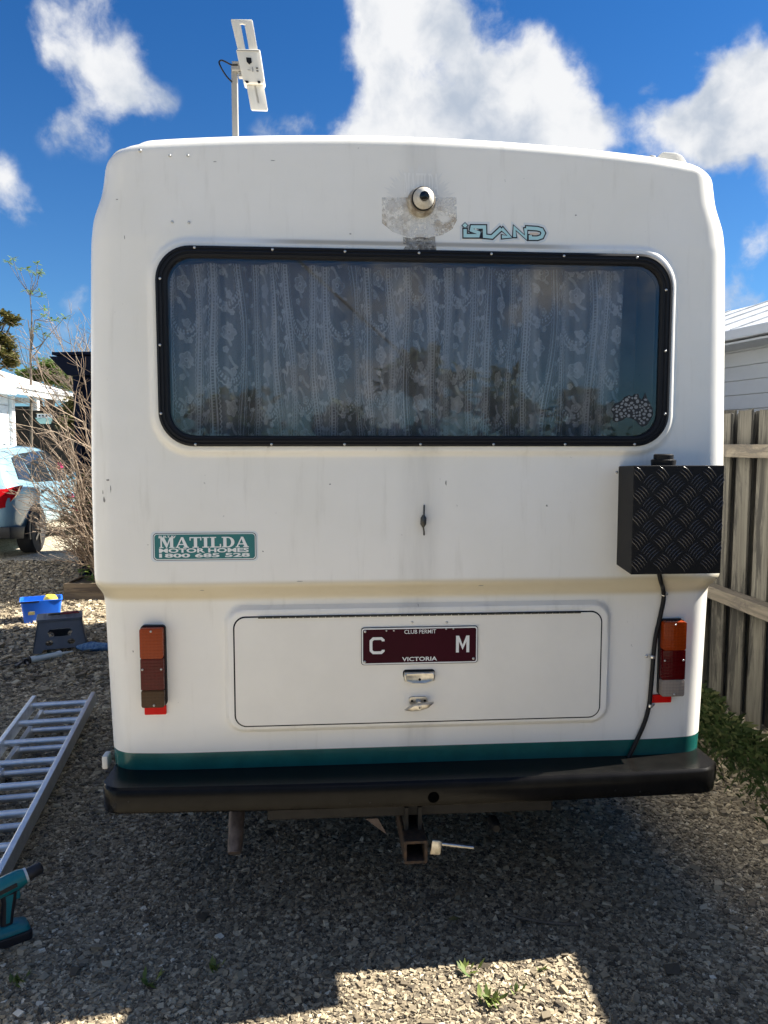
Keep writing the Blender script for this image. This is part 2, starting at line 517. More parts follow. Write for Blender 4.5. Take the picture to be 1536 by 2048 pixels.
# ------------------------------------------------------------------ geometry helpers
class MB:
    def __init__(s):
        s.v, s.f, s.a = [], [], []

    def add(s, verts, faces, rv=None):
        o = len(s.v)
        s.v.extend([tuple(map(float, q)) for q in verts])
        s.f.extend([tuple(i + o for i in f) for f in faces])
        if rv is not None:
            s.a.extend([rv] * len(verts))

    def box(s, c, size, rot=None):
        hx, hy, hz = [k / 2 for k in size]
        vs = [Vector((x, y, z)) for x in (-hx, hx) for y in (-hy, hy) for z in (-hz, hz)]
        if rot is not None:
            vs = [rot @ q for q in vs]
        c = Vector(tuple(map(float, c)))
        s.add([q + c for q in vs], [(0, 1, 3, 2), (4, 6, 7, 5), (0, 4, 5, 1), (2, 3, 7, 6), (0, 2, 6, 4), (1, 5, 7, 3)])

    def bar(s, p0, p1, w, h, up=(0, 0, 1)):
        p0, p1 = Vector(tuple(map(float, p0))), Vector(tuple(map(float, p1)))
        d = (p1 - p0).normalized()
        u = Vector(up)
        side = d.cross(u).normalized()
        u = side.cross(d)
        vs = []
        for pp in (p0, p1):
            for a, b_ in ((-1, -1), (1, -1), (1, 1), (-1, 1)):
                vs.append(pp + side * a * w / 2 + u * b_ * h / 2)
        s.add(vs, [(3, 2, 1, 0), (4, 5, 6, 7), (0, 1, 5, 4), (1, 2, 6, 5), (2, 3, 7, 6), (3, 0, 4, 7)])

    def tube(s, pts, r, n=8, caps=True, rv=None):
        pts = [Vector(tuple(map(float, q))) for q in pts]
        rs = r if isinstance(r, (list, tuple)) else [r] * len(pts)
        vs, fs = [], []
        prev = None
        for i, q in enumerate(pts):
            d = (pts[min(i + 1, len(pts) - 1)] - pts[max(i - 1, 0)])
            d = d.normalized() if d.length > 1e-9 else Vector((0, 0, 1))
            if prev is None:
                a = d.orthogonal().normalized()
            else:
                a = prev - d * prev.dot(d)
                a = a.normalized() if a.length > 1e-6 else d.orthogonal().normalized()
            prev = a
            bb = d.cross(a)
            for k in range(n):
                th = 2 * math.pi * k / n
                vs.append(q + (a * math.cos(th) + bb * math.sin(th)) * rs[i])
        for i in range(len(pts) - 1):
            for k in range(n):
                k2 = (k + 1) % n
                fs.append((i * n + k, i * n + k2, (i + 1) * n + k2, (i + 1) * n + k))
        if caps:
            fs.append(tuple(reversed(range(n))))
            fs.append(tuple((len(pts) - 1) * n + k for k in range(n)))
        s.add(vs, fs, rv)

    def lathe(s, c, axis, prof, n=24):
        """prof: list of (radius, distance along axis)"""
        ax = Vector(axis).normalized()
        a = ax.orthogonal().normalized()
        bb = ax.cross(a)
        c = Vector(tuple(map(float, c)))
        vs, fs = [], []
        for r, h in prof:
            for k in range(n):
                th = 2 * math.pi * k / n
                vs.append(c + ax * h + (a * math.cos(th) + bb * math.sin(th)) * r)
        for i in range(len(prof) - 1):
            for k in range(n):
                k2 = (k + 1) % n
                fs.append((i * n + k, i * n + k2, (i + 1) * n + k2, (i + 1) * n + k))
        fs.append(tuple(reversed(range(n))))
        fs.append(tuple((len(prof) - 1) * n + k for k in range(n)))
        s.add(vs, fs)

    def loft(s, rings, caps=True):
        n_ = len(rings[0])
        vs = [q for r in rings for q in r]
        fs = []
        for i in range(len(rings) - 1):
            for k in range(n_):
                k2 = (k + 1) % n_
                fs.append((i * n_ + k, i * n_ + k2, (i + 1) * n_ + k2, (i + 1) * n_ + k))
        if caps:
            fs.append(tuple(reversed(range(n_))))
            fs.append(tuple((len(rings) - 1) * n_ + k for k in range(n_)))
        s.add(vs, fs)

    def build(s, name, material, parent=None, smooth=None, bevel=0, seg=2, fix=True):
        me = bpy.data.meshes.new(name)
        me.from_pydata(s.v, [], s.f)
        if s.a:
            at = me.attributes.new('rnd', 'FLOAT', 'POINT')
            at.data.foreach_set('value', s.a)
        if bevel or fix:
            bm = bmesh.new()
            bm.from_mesh(me)
            if fix:
                bmesh.ops.recalc_face_normals(bm, faces=bm.faces)
            if bevel:
                ed = [e_ for e_ in bm.edges if len(e_.link_faces) == 2 and e_.calc_face_angle(0) > 0.6]
                bmesh.ops.bevel(bm, geom=ed, offset=bevel, segments=seg, affect='EDGES', profile=0.5, clamp_overlap=True)
            bm.to_mesh(me)
            bm.free()
        return link(name, me, material, parent, smooth)


def link(name, me, material, parent=None, smooth=None):
    me.materials.append(material)
    if smooth is not None:
        for q in me.polygons:
            q.use_smooth = True
        if smooth < 180:
            me.set_sharp_from_angle(angle=math.radians(smooth))
    ob = bpy.data.objects.new(name, me)
    C.objects.link(ob)
    if parent is not None:
        ob.parent = parent
    return ob


def tag(o, label=None, cat=None, group=None, kind=None):
    for k, q in (('label', label), ('category', cat), ('group', group), ('kind', kind)):
        if q:
            o[k] = q
    return o


def thing(name, label, cat, loc=(0, 0, 0), rz=0.0, group=None):
    o = bpy.data.objects.new(name, None)
    o.empty_display_size = 0.1
    C.objects.link(o)
    o.location = tuple(map(float, loc))
    o.rotation_euler = (0, 0, rz)
    return tag(o, label, cat, group)


def sub(name, parent, loc=(0, 0, 0)):
    o = bpy.data.objects.new(name, None)
    o.empty_display_size = 0.05
    C.objects.link(o)
    o.location = tuple(map(float, loc))
    o.parent = parent
    return o


def rr(u0, z0, u1, z1, r, k=8):
    out = []
    for cx, cz, a0 in ((u1 - r, z1 - r, 0), (u0 + r, z1 - r, 90), (u0 + r, z0 + r, 180), (u1 - r, z0 + r, 270)):
        for i in range(k + 1):
            a = math.radians(a0 + 90 * i / k)
            out.append((cx + r * math.cos(a), cz + r * math.sin(a)))
    return out


def fill2d(loops):
    """loops of 2-D points, inner loops become holes -> (points, triangles)"""
    cu = bpy.data.curves.new('tmp', 'CURVE')
    cu.dimensions = '2D'
    cu.fill_mode = 'FRONT'
    for lp in loops:
        sp_ = cu.splines.new('POLY')
        sp_.points.add(len(lp) - 1)
        for q, (x, y) in zip(sp_.points, lp):
            q.co = (x, y, 0, 1)
        sp_.use_cyclic_u = True
    ob = bpy.data.objects.new('tmp', cu)
    me = bpy.data.meshes.new_from_object(ob)
    bm = bmesh.new()
    bm.from_mesh(me)
    bmesh.ops.remove_doubles(bm, verts=bm.verts, dist=1e-6)
    bm.verts.ensure_lookup_table()
    pts = [(q.co.x, q.co.y) for q in bm.verts]
    fc = [tuple(q.index for q in f.verts) for f in bm.faces]
    bm.free()
    bpy.data.objects.remove(ob)
    bpy.data.curves.remove(cu)
    bpy.data.meshes.remove(me)
    return pts, fc


def plate(mb, loops, front, back):
    """prism of a filled 2-D shape; front/back map (a,b) -> 3-D"""
    pts, fc = fill2d(loops)
    nn = len(pts)
    vs = [front(*q) for q in pts] + [back(*q) for q in pts]
    fs = list(fc) + [tuple(reversed([i + nn for i in f])) for f in fc]
    cnt = {}
    for f in fc:
        for i in range(len(f)):
            e_ = (f[i], f[(i + 1) % len(f)])
            cnt[e_] = 1
    for (a_, b_) in list(cnt):
        if (b_, a_) not in cnt:
            fs.append((a_, a_ + nn, b_ + nn, b_))
    mb.add(vs, fs)


def text2d(txt, u0, z0, u1, z1, bold=0.0, spacing=1.0):
    cu = bpy.data.curves.new('tmp', 'FONT')
    cu.body = txt
    cu.size = 1
    cu.offset = bold
    cu.space_character = spacing
    cu.resolution_u = 3
    cu.fill_mode = 'FRONT'
    ob = bpy.data.objects.new('tmp', cu)
    me = bpy.data.meshes.new_from_object(ob)
    pts = np.array([q.co[:2] for q in me.vertices])
    fc = [tuple(q.vertices) for q in me.polygons]
    bpy.data.objects.remove(ob)
    bpy.data.curves.remove(cu)
    bpy.data.meshes.remove(me)
    lo, hi = pts.min(0), pts.max(0)
    pts = (pts - lo) / (hi - lo)
    pts = pts * np.array([u1 - u0, z1 - z0]) + np.array([u0, z0])
    return [tuple(q) for q in pts], fc


def stroke2d(path, w, closed=False):
    """mitred band along a polyline -> one or two loops"""
    P_ = [Vector(q) for q in path]
    n_ = len(P_)
    L, R = [], []
    for i in range(n_):
        if closed:
            a, b_ = P_[i] - P_[i - 1], P_[(i + 1) % n_] - P_[i]
        else:
            a = P_[i] - P_[max(i - 1, 0)] if i > 0 else P_[1] - P_[0]
            b_ = P_[min(i + 1, n_ - 1)] - P_[i] if i < n_ - 1 else a
        a, b_ = a.normalized(), b_.normalized()
        na, nb = Vector((-a.y, a.x)), Vector((-b_.y, b_.x))
        mm = (na + nb)
        mm = mm.normalized() if mm.length > 1e-6 else na
        k = w / 2 / max(0.72, mm.dot(na))
        L.append(tuple(P_[i] + mm * k))
        R.append(tuple(P_[i] - mm * k))
    return [L, R] if closed else [L + R[::-1]]


# ------------------------------------------------------------------ ground
mb = MB()
mb.add([(-300, -300, 0), (300, -300, 0), (300, 300, 0), (-300, 300, 0)], [(0, 1, 2, 3)])
g = mb.build('ground', MT['ground'], fix=False)
tag(g, 'gravel driveway ground of grey and tan crushed stone', None, None, 'structure')


def stones(nmax, dens, d0, d1, size, seed):
    r_ = np.random.default_rng(seed)
    xs, ys = r_.uniform(-0.62 * d1 - 0.4, 0.62 * d1 + 0.4, nmax), r_.uniform(d0, d1, nmax)
    area = (1.24 * d1 + 0.8) * (d1 - d0)
    keep = r_.uniform(0, 1, nmax) < dens * area / nmax
    px, py = project(xs, ys, np.zeros_like(xs))
    keep &= (px > -190) & (px < 1720) & (py < 2200)
    keep &= ~((py < 1560) & (px > 300) & (px < 1330))
    keep &= ~((xs > 1.95 - 0.077 * (ys - 4.6)) & (py < 1500))
    return xs[keep], ys[keep], size


def make_gravel():
    V_, A_ = [], []
    base = np.array([(x, y, z) for x in (-1, 1) for y in (-1, 1) for z in (-1, 1)], float)
    fq = np.array([(0, 1, 3, 2), (4, 6, 7, 5), (0, 4, 5, 1), (2, 3, 7, 6), (0, 2, 6, 4), (1, 5, 7, 3)])
    r_ = np.random.default_rng(3)
    for args in ((900000, 26000, 1.8, 3.2, 0.0040, 1), (600000, 11000, 3.2, 5.0, 0.0060, 2), (900000, 2800, 5.0, 10.5, 0.0095, 4)):
        xs, ys, sz = stones(*args)
        k = len(xs)
        s_ = sz * np.exp(r_.normal(0, 0.30, k))
        s_ = np.where(r_.uniform(0, 1, k) < 0.006, s_ * 1.6, s_)
        sc3 = np.stack([s_ * r_.uniform(.75, 1.45, k), s_ * r_.uniform(.6, 1.1, k), s_ * r_.uniform(.38, .70, k)], 1)
        q = base[None] * (1 + r_.normal(0, 0.26, (k, 8, 3)))
        q = q * sc3[:, None, :]
        ang = r_.uniform(0, 2 * math.pi, k)
        ti = r_.normal(0, 0.34, k)
        ca, sa, ct, st = np.cos(ang), np.sin(ang), np.cos(ti), np.sin(ti)
        y1 = q[:, :, 1] * ct[:, None] - q[:, :, 2] * st[:, None]
        z1 = q[:, :, 1] * st[:, None] + q[:, :, 2] * ct[:, None]
        x2 = q[:, :, 0] * ca[:, None] - y1 * sa[:, None]
        y2 = q[:, :, 0] * sa[:, None] + y1 * ca[:, None]
        z0 = s_ * r_.uniform(.0, .8, k)
        V_.append(np.stack([x2 + xs[:, None], y2 + ys[:, None], z1 + z0[:, None]], 2).reshape(-1, 3))
        patch = np.sin(xs * 2.3 + 1.1) * np.sin(ys * 1.9 + 0.6) * 0.07
        A_.append(np.repeat(np.clip(r_.beta(2.0, 2.2, k) + patch, 0, 1), 8))
    V = np.concatenate(V_).astype(np.float32)
    A = np.concatenate(A_).astype(np.float32)
    k = len(V) // 8
    Fq = (fq[None] + (np.arange(k) * 8)[:, None, None]).reshape(-1).astype(np.int32)
    me = bpy.data.meshes.new('gravel')
    me.vertices.add(len(V))
    me.vertices.foreach_set('co', V.ravel())
    me.loops.add(len(Fq))
    me.loops.foreach_set('vertex_index', Fq)
    me.polygons.add(len(Fq) // 4)
    me.polygons.foreach_set('loop_start', np.arange(0, len(Fq), 4, dtype=np.int32))
    at = me.attributes.new('rnd', 'FLOAT', 'POINT')
    at.data.foreach_set('value', A)
    me.update(calc_edges=True)
    for q in ():
        pass
    me.polygons.foreach_set('use_smooth', np.zeros(len(me.polygons), dtype=bool))
    print('stones', k)
    return link('gravel', me, MT['stones'])


tag(make_gravel(), 'loose crushed grey and tan gravel covering the driveway', 'gravel', None, 'stuff')

# ------------------------------------------------------------------ motorhome
VAN = thing('motorhome', 'white fibreglass motorhome seen from behind with wide rear window and green stripe', 'motorhome', (R0[0], R0[1], 0), YAW)
ZB, ZG, ZK = 0.475, 0.611, 2.30
LEN = 4.7
_wz = [0.45, .60, .72, 1.085, 1.10, 1.175, 1.50, 2.0, 2.21, 2.285, 2.36, 2.44, 2.6]
_ww = [0.992, 1.002, 1.006, 1.016, 1.017, 1.033, 1.032, 1.020, 1.012, 1.003, .974, .962, .958]


def sst(x, a, b):
    t_ = np.clip((x - a) / (b - a), 0, 1)
    return t_ * t_ * (3 - 2 * t_)


def ztop(u):
    return 2.546 - 0.060 * np.asarray(u) ** 2 - 0.008 * np.asarray(u)


ZE, RC = 2.494, 0.065
_zs = np.linspace(0.4, 2.62, 900)
_wsm = np.interp(_zs, _wz, _ww)
_k = np.hanning(31)
_wsm = np.convolve(np.pad(_wsm, 15, mode='edge'), _k / _k.sum(), mode='valid')


def Wz(z):
    z = np.asarray(z, float)
    w = np.interp(z, _zs, _wsm)
    dz = np.clip(z - (ZE - RC), 0, RC)
    return w - (RC - np.sqrt(np.maximum(RC * RC - dz * dz, 0)))


def sdrr(u, z, u0, z0, u1, z1, r):
    cx, cz, hx, hz = (u0 + u1) / 2, (z0 + z1) / 2, (u1 - u0) / 2, (z1 - z0) / 2
    qx, qz = np.abs(u - cx) - hx + r, np.abs(z - cz) - hz + r
    return np.hypot(np.maximum(qx, 0), np.maximum(qz, 0)) + np.minimum(np.maximum(qx, qz), 0) - r


WIN = (-0.797, 1.594, 0.789, 2.189, 0.105)        # rubber frame, outer
LIP = (-0.816, 1.574, 0.808, 2.209, 0.120)
GLS = (-0.760, 1.626, 0.750, 2.155, 0.075)
HAT = (-0.614, 0.682, 0.634, 1.083, 0.055)         # raised hatch frame
DOR = (-0.586, 0.703, 0.602, 1.054, 0.035)


def surf(u, z):
    u, z = np.asarray(u, float), np.asarray(z, float)
    v_ = -0.052 * sst(z, 1.110, 1.168)
    v_ = v_ + 0.010 * sst(z, 1.168, 2.2)
    v_ = v_ + np.maximum(0, z - 2.22) * 0.05
    v_ = v_ + 0.03 * np.clip((np.abs(u) - 0.72) / 0.32, 0, 1) ** 2
    e1, e2 = Wz(z) - np.abs(u), ztop(u) - z
    fs, ft = np.clip(1 - e1 / 0.085, 0, 1), np.clip(1 - e2 / 0.045, 0, 1)
    q = np.minimum(1, np.sqrt(fs ** 2 + ft ** 2))
    R_ = (0.085 * fs ** 2 + 0.045 * ft ** 2) / np.maximum(fs ** 2 + ft ** 2, 1e-9)
    v_ = v_ + R_ * (1 - np.sqrt(np.maximum(1 - q * q, 0)))
    v_ = v_ - 0.014 * sst(-sdrr(u, z, *LIP), -0.011, 0.009)
    v_ = v_ - 0.020 * sst(-sdrr(u, z, *HAT), -0.008, 0.008)
    return v_


def body():
    edge = 0.085 * (1 - np.cos(np.linspace(0, math.pi / 2, 14)))[:-1]
    inner = np.arange(-1.016 + 0.085, 1.016 - 0.0849, 0.0062)
    sI = np.concatenate([-1 + edge / 1.016, inner / 1.016, (1 - edge / 1.016)[::-1]])
    sI = np.unique(np.round(sI, 6))
    z1 = np.concatenate([np.linspace(ZB, ZG, 12), np.linspace(ZG, ZK, 272)[1:]])
    tt = np.concatenate([np.linspace(0, 0.78, 30)[1:], 1 - 0.22 * (1 - np.sin(np.linspace(0, math.pi / 2, 14)))[1:]])
    rows_u, rows_z = [], []
    for z in z1:
        rows_u.append(sI * Wz(z))
        rows_z.append(np.full_like(sI, z))
    for t_ in tt:
        z_hi = np.minimum(ztop(sI * 0.93), 9)
        sc_ = (ZE - ZK) / (z_hi - ZK)
        z = ZK + t_ * (z_hi - ZK)
        zw = ZK + t_ * (ZE - ZK)
        rows_u.append(sI * Wz(zw))
        rows_z.append(z)
    U, Z = np.array(rows_u), np.array(rows_z)
    U[:, :] = U
    nr, nc = U.shape
    Zw = np.minimum(Z, ZE)
    V = surf(U, Z)
    # close the rim exactly: outermost samples at full rounding depth
    P_ = np.stack([U, V, Z], 2)
    P_[:, 0, 1] = np.maximum(P_[:, 0, 1], P_[:, 1, 1] + 0.012)
    P_[:, -1, 1] = np.maximum(P_[:, -1, 1], P_[:, -2, 1] + 0.012)
    idx = np.arange(nr * nc).reshape(nr, nc)
    q = np.stack([idx[:-1, :-1], idx[:-1, 1:], idx[1:, 1:], idx[1:, :-1]], 2)
    cu_, cz_ = (U[:-1, :-1] + U[1:, 1:]) / 2, (Z[:-1, :-1] + Z[1:, 1:]) / 2
    hole = sdrr(cu_, cz_, *WIN) < -0.018
    green = cz_ < ZG
    qw = q[~hole & ~green].reshape(-1, 4)
    qg = q[green].reshape(-1, 4)
    Pv = P_.reshape(-1, 3)
    vs = [tuple(p_) for p_ in Pv]
    # sides, roof and front
    def wall(line):
        nonlocal vs
        o_ = len(vs)
        ext = [(vs[i][0], LEN, vs[i][2]) for i in line]
        vs.extend(ext)
        return [(line[k], line[k + 1], o_ + k + 1, o_ + k) for k in range(len(line) - 1)], [o_ + k for k in range(len(line))]
    kG = 11
    fw, lw1 = wall(list(idx[kG:, 0]))
    f2, lw2 = wall(list(idx[kG:, -1]))
    f3, lw3 = wall(list(idx[-1, :]))
    front = lw1 + lw3[1:-1] + lw2[::-1]
    faces_w = [tuple(int(i) for i in f) for f in qw] + [tuple(reversed(f)) for f in fw] + f2 + [tuple(reversed(f)) for f in f3] + [tuple(reversed(front))]
    me = bpy.data.meshes.new('body_shell')
    me.from_pydata(vs, [], faces_w)
    me.validate()
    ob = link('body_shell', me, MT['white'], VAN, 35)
    # green skirt
    vs = [tuple(p_) for p_ in Pv[:(kG + 1) * nc]]
    g1, a1 = wall(list(idx[:kG + 1, 0]))
    g2, a2 = wall(list(idx[:kG + 1, -1]))
    me = bpy.data.meshes.new('skirt')
    me.from_pydata(vs, [], [tuple(int(i) for i in f) for f in qg] + g1 + g2)
    sk = link('skirt', me, MT['green'], VAN, 35)
    sk['label'] = 'dark green painted stripe along the bottom of the body'


body()
mb = MB()
mb.box((0, LEN / 2 + .1, 0.52), (1.9, LEN - 0.3, 0.03))
mb.build('floor_pan', MT['chassis'], VAN)
mb = MB()
mb.box((0, 0.62, 1.5), (1.9, 0.02, 1.8))
mb.build('cabin_partition', MT['inside'], VAN)
mb = MB()                                                       # unseen block added on the roof to throw shade over the left gravel
mb.box((0.18, 3.5, 2.93), (1.3, 2.3, 0.76))
mb.build('roof_shade_block', MT['white'], VAN, 35, 0.1, 3)


def on(u, z, off):
    return (u, float(surf(u, z)) - off, z)


def fine(pts, fc, mx=0.022):
    bm = bmesh.new()
    vv = [bm.verts.new((a, b_, 0)) for a, b_ in pts]
    for f in fc:
        try:
            bm.faces.new([vv[i] for i in f])
        except ValueError:
            pass
    bmesh.ops.triangulate(bm, faces=bm.faces)
    for _ in range(6):
        ed = [e_ for e_ in bm.edges if e_.calc_length() > mx]
        if not ed:
            break
        bmesh.ops.subdivide_edges(bm, edges=ed, cuts=1)
        bmesh.ops.triangulate(bm, faces=[f for f in bm.faces if len(f.verts) > 3])
    bm.verts.index_update()
    out = [(q.co.x, q.co.y) for q in bm.verts], [tuple(q.index for q in f.verts) for f in bm.faces]
    bm.free()
    return out


def decal(mb, loops, off):
    pts, fc = fine(*fill2d(loops))
    mb.add([on(u, z, off) for u, z in pts], fc)


def decal_tri(mb, pts, fc, off):
    pts, fc = fine(pts, fc)
    mb.add([on(u, z, off) for u, z in pts], fc)


def panel(mb, loops, off, thick):
    plate(mb, loops, lambda u, z: on(u, z, off), lambda u, z: on(u, z, off - thick))


# rear window
RW = sub('rear_window', VAN)
vw = float(surf(0, 1.7))
mb = MB()
# rubber frame as a swept ridged section
prof_f = [(0.0, 0.002), (0.002, -0.010), (0.009, -0.013), (0.011, -0.010), (0.013, -0.010), (0.015, -0.013), (0.020, -0.0135), (0.022, -0.0105), (0.024, -0.0105), (0.026, -0.0125), (0.032, -0.011), (0.036, -0.004), (0.037, 0.03)]
rings = []
K = 12
for ins, dv in prof_f:
    rr_ = max(0.02, WIN[4] - ins * 0.85)
    lp = rr(WIN[0] + ins, WIN[1] + ins * 0.92, WIN[2] - ins * 1.05, WIN[3] - ins, rr_, K)
    rings.append([(u, vw + dv, z) for u, z in lp])
mb.loft(rings, caps=False)
mb.build('window_frame', MT['rubber'], RW, 25, fix=True)
mb = MB()
lp = rr(WIN[0] + .034, WIN[1] + .032, WIN[2] - .036, WIN[3] - .034, 0.07, K)
pts, fc = fill2d([lp])
mb.add([(u, vw + 0.002, z) for u, z in pts], fc)
mb.build('window_pane', MT['glass'], RW, fix=False)
# screws round the frame
sc_me = None


def screw(parent, u, v_, z, r=0.0045, name='screw', ax=(0, -1, 0), mt='steel'):
    global sc_me
    if sc_me is None:
        q = MB()
        q.lathe((0, 0, 0), (0, -1, 0), [(1.0, -0.4), (1.0, 0.25), (0.7, 0.6), (0.25, 0.7)], 10)
        so = q.build(name, MT[mt], parent, 50)
        sc_me = so.data
        ob = so
    else:
        ob = bpy.data.objects.new(name, sc_me)
        C.objects.link(ob)
        ob.parent = parent
    ob.location = (u, v_, z)
    ob.scale = (r, r, r)
    return ob


for px, py in ((389, 495), (545, 499), (690, 503), (838, 506), (983, 508), (1128, 512), (1274, 515), (391, 890), (543, 890), (689, 890), (841, 891), (987, 891), (1130, 891), (1269, 891), (320, 557), (320, 690), (322, 827), (1332, 580), (1331, 702), (1330, 828)):
    u, z = van(px, py, vw - 0.012)
    u = min(max(u, WIN[0] + .0075), WIN[2] - .0075)
    z = min(max(z, WIN[1] + .007), WIN[3] - .007)
    screw(RW, u, vw - 0.0125, z, 0.0042)
# pebble-patterned map sticker on the glass
AUS = [(-.47, .10), (-.40, .20), (-.26, .26), (-.18, .37), (-.08, .42), (0, .38), (.05, .45), (.14, .46), (.16, .36), (.22, .30), (.27, .40), (.30, .50), (.34, .36), (.42, .22), (.49, .05), (.50, -.10), (.43, -.26), (.36, -.38), (.26, -.42), (.18, -.36), (.10, -.26), (.0, -.20), (-.12, -.17), (-.24, -.26), (-.38, -.30), (-.45, -.25), (-.43, -.10), (-.50, .02)]
cu_, cz_ = van(1264, 822, vw)
mb = MB()
mb2 = MB()


def inside(x, y, poly):
    c_ = False
    for i in range(len(poly)):
        x1, y1 = poly[i]
        x2, y2 = poly[i - 1]
        if (y1 > y) != (y2 > y) and x < (x2 - x1) * (y - y1) / (y2 - y1) + x1:
            c_ = not c_
    return c_


peb = []
rr2 = random.Random(5)
for _ in range(4000):
    x, y = rr2.uniform(-.5, .5), rr2.uniform(-.42, .5)
    r_ = rr2.uniform(.028, .06)
    if all(inside(x + r_ * .9 * math.cos(a), y + r_ * .9 * math.sin(a), AUS) for a in np.linspace(0, 6.28, 7)) and all(math.hypot(x - a, y - b_) > (r_ + c_) * 0.98 for a, b_, c_ in peb):
        peb.append((x, y, r_))
for x, y, r_ in peb:
    k, th, asp = 9, rr2.uniform(0, 3.14), rr2.uniform(.65, .95)
    lp = []
    for i in range(k):
        a = 2 * math.pi * i / k
        ex, ey = r_ * math.cos(a) * rr2.uniform(.85, 1.1), r_ * asp * math.sin(a)
        lp.append((x + ex * math.cos(th) - ey * math.sin(th), y + ex * math.sin(th) + ey * math.cos(th)))
    o_ = len(mb.v)
    mb.add([(cu_ + a * 0.135, vw - 0.0012, cz_ + b_ * 0.115) for a, b_ in lp], [tuple(range(k))])
pts, fc = fill2d([AUS])
mb2.add([(cu_ + a * 0.138, vw + 0.0004, cz_ + b_ * 0.118) for a, b_ in pts], fc)
ms_ = mb2.build('map_sticker', MT['printblack'], RW, fix=False)
ms_['label'] = 'small map-shaped sticker in the lower corner of the rear window'
MT['pebble'] = mat('sticker_pebbles', (0.20, 0.21, 0.22), 0.4)
mb.build('map_sticker_pebbles', MT['pebble'], RW, fix=False)

# lace curtain inside the window
def curtain():
    u0, u1, z0, z1 = -0.80, 0.668, 1.575, 2.16
    nu, nz = 900, 290
    u = np.linspace(u0, u1, nu)
    z = np.linspace(z0, z1, nz)
    U, Z = np.meshgrid(u, z)
    hh = (Z - z0) / (z1 - z0)
    ph = 0
    rr_ = np.random.default_rng(21)
    for fr_, am in ((31, .45), (57, .38), (97, .24), (11, .4)):
        p0 = rr_.uniform(0, 6.28)
        drift = rr_.uniform(-1.2, 1.2)
        ph = ph + am * np.sin(fr_ * U + p0 + drift * (1 - hh) * 2.0 + 0.6 * np.sin(2.2 * U + 3 * hh))
    V = 0.04 + 0.020 * ph
    dV = np.gradient(V, u, axis=1)
    stretch = np.sqrt(1 + (dV * 1.6) ** 2)
    s = np.cumsum(stretch, axis=1) * (u[1] - u[0])
    s = s - s[:, :1]
    s = s * 1.5 + np.interp(U + 0.01 * hh * np.sin(7 * U), np.linspace(-.9, .8, 24), rr_.normal(0, 0.011, 24)) + 0.02 * np.sin(5 * U + 2 * hh)
    h = (Z - z0) * 1.3
    L = np.zeros_like(s)

    def line(d, w):
        return np.clip(1.3 - np.abs(d) / w, 0, 1)
    per = 0.235
    k = np.floor(s / per)
    x = s - k * per - per / 2
    jit = np.take(rr_.uniform(0, .31, 40), (k.astype(int) + 5) % 40)
    h = h + jit
    # border bands: checker dots between scalloped edges
    for c_ in (-0.075, 0.075):
        bow = 0.007 * np.sin(h * 9.5 + (1 if c_ > 0 else 2.6)) * np.sign(c_)
        d = x - c_ - bow
        chk = (np.abs(d) < 0.010) & (np.abs((h % 0.0125) - 0.00625) < 0.0036) & (np.abs(d) < 0.0045)
        rail_ = line(np.abs(d) - 0.0095, 0.0028) + 0.55 * (np.abs(d) < 0.0095)
        L = np.maximum(L, np.where(chk, 0.0, 0.85 * rail_))
        sc_ = np.abs(np.abs(d) - 0.0165 - 0.0055 * np.abs(np.sin(h * math.pi / 0.021)))
        L = np.maximum(L, 0.75 * line(sc_, 0.0022))
    # scalloped swags
    per_h = 0.31
    hy = (h + 0.10 + 0.05 * (k % 2)) % per_h
    arc = np.hypot(x * 1.0, (hy - 0.11) * 0.75) - 0.066
    low = hy < 0.12
    ring_ = line(np.abs(arc) - 0.004, 0.004)
    th = np.arctan2(hy - 0.11, x)
    L = np.maximum(L, np.where(low, 0.8 * ring_ * (0.55 + 0.45 * np.sign(np.sin(th * 34))), 0))
    L = np.maximum(L, np.where(low, 0.7 * line(np.abs(arc - 0.016 - 0.004 * np.abs(np.sin(th * 17))), 0.0022), 0))
    # flowers
    def flower(cx, cy, R, pet, wgt):
        nonlocal L
        for hh_ in np.arange(cy - per_h, 1.3, per_h):
            dx, dy = x - cx, h + 0.05 * (k % 2) - hh_
            r_ = np.hypot(dx, dy)
            t_ = np.arctan2(dy, dx)
            Rm = R * (0.72 + 0.28 * np.abs(np.cos(t_ * pet / 2)))
            f_ = np.where(r_ < Rm, 0.32 + 0.45 * (np.abs(np.sin(t_ * pet / 2)) < 0.12), 0)
            f_ = np.maximum(f_, 0.85 * line(r_ - Rm, 0.0026))
            f_ = np.maximum(f_, 0.9 * line(r_ - 0.22 * R, 0.003))
            f_ = np.where(r_ < 0.15 * R, 0.15, f_)
            L = np.maximum(L, wgt * f_)
    flower(0.0, 0.12, 0.034, 5, 1.0)
    flower(0.012, 0.27, 0.017, 5, .9)
    flower(-0.018, 0.215, 0.013, 6, .9)
    flower(0.022, 0.20, 0.011, 6, .9)
    flower(-0.02, 0.05, 0.012, 5, .9)
    # vine in the narrow strip at the period edge
    xe = (s + per / 2) % per - per / 2
    xe = np.where(True, (s % per), 0)
    xe = np.minimum(xe, per - xe) * np.sign(np.where((s % per) < per / 2, 1, -1))
    vine = xe - 0.010 * np.sin(h * 60)
    L = np.maximum(L, 0.8 * line(vine, 0.0026))
    for q0, sg in ((0.0, 1), (0.0524, -1)):
        dy = ((h + q0) % 0.1047) - 0.0524
        dx = xe - sg * 0.013
        r_ = np.hypot(dx, dy)
        t_ = np.arctan2(dy, dx)
        L = np.maximum(L, 0.75 * (r_ < 0.011 * (0.6 + 0.4 * np.abs(np.cos(2.5 * t_)))))
    # leaf sprigs scattered in the ground
    q1, q2 = (x * 46), (h * 46)
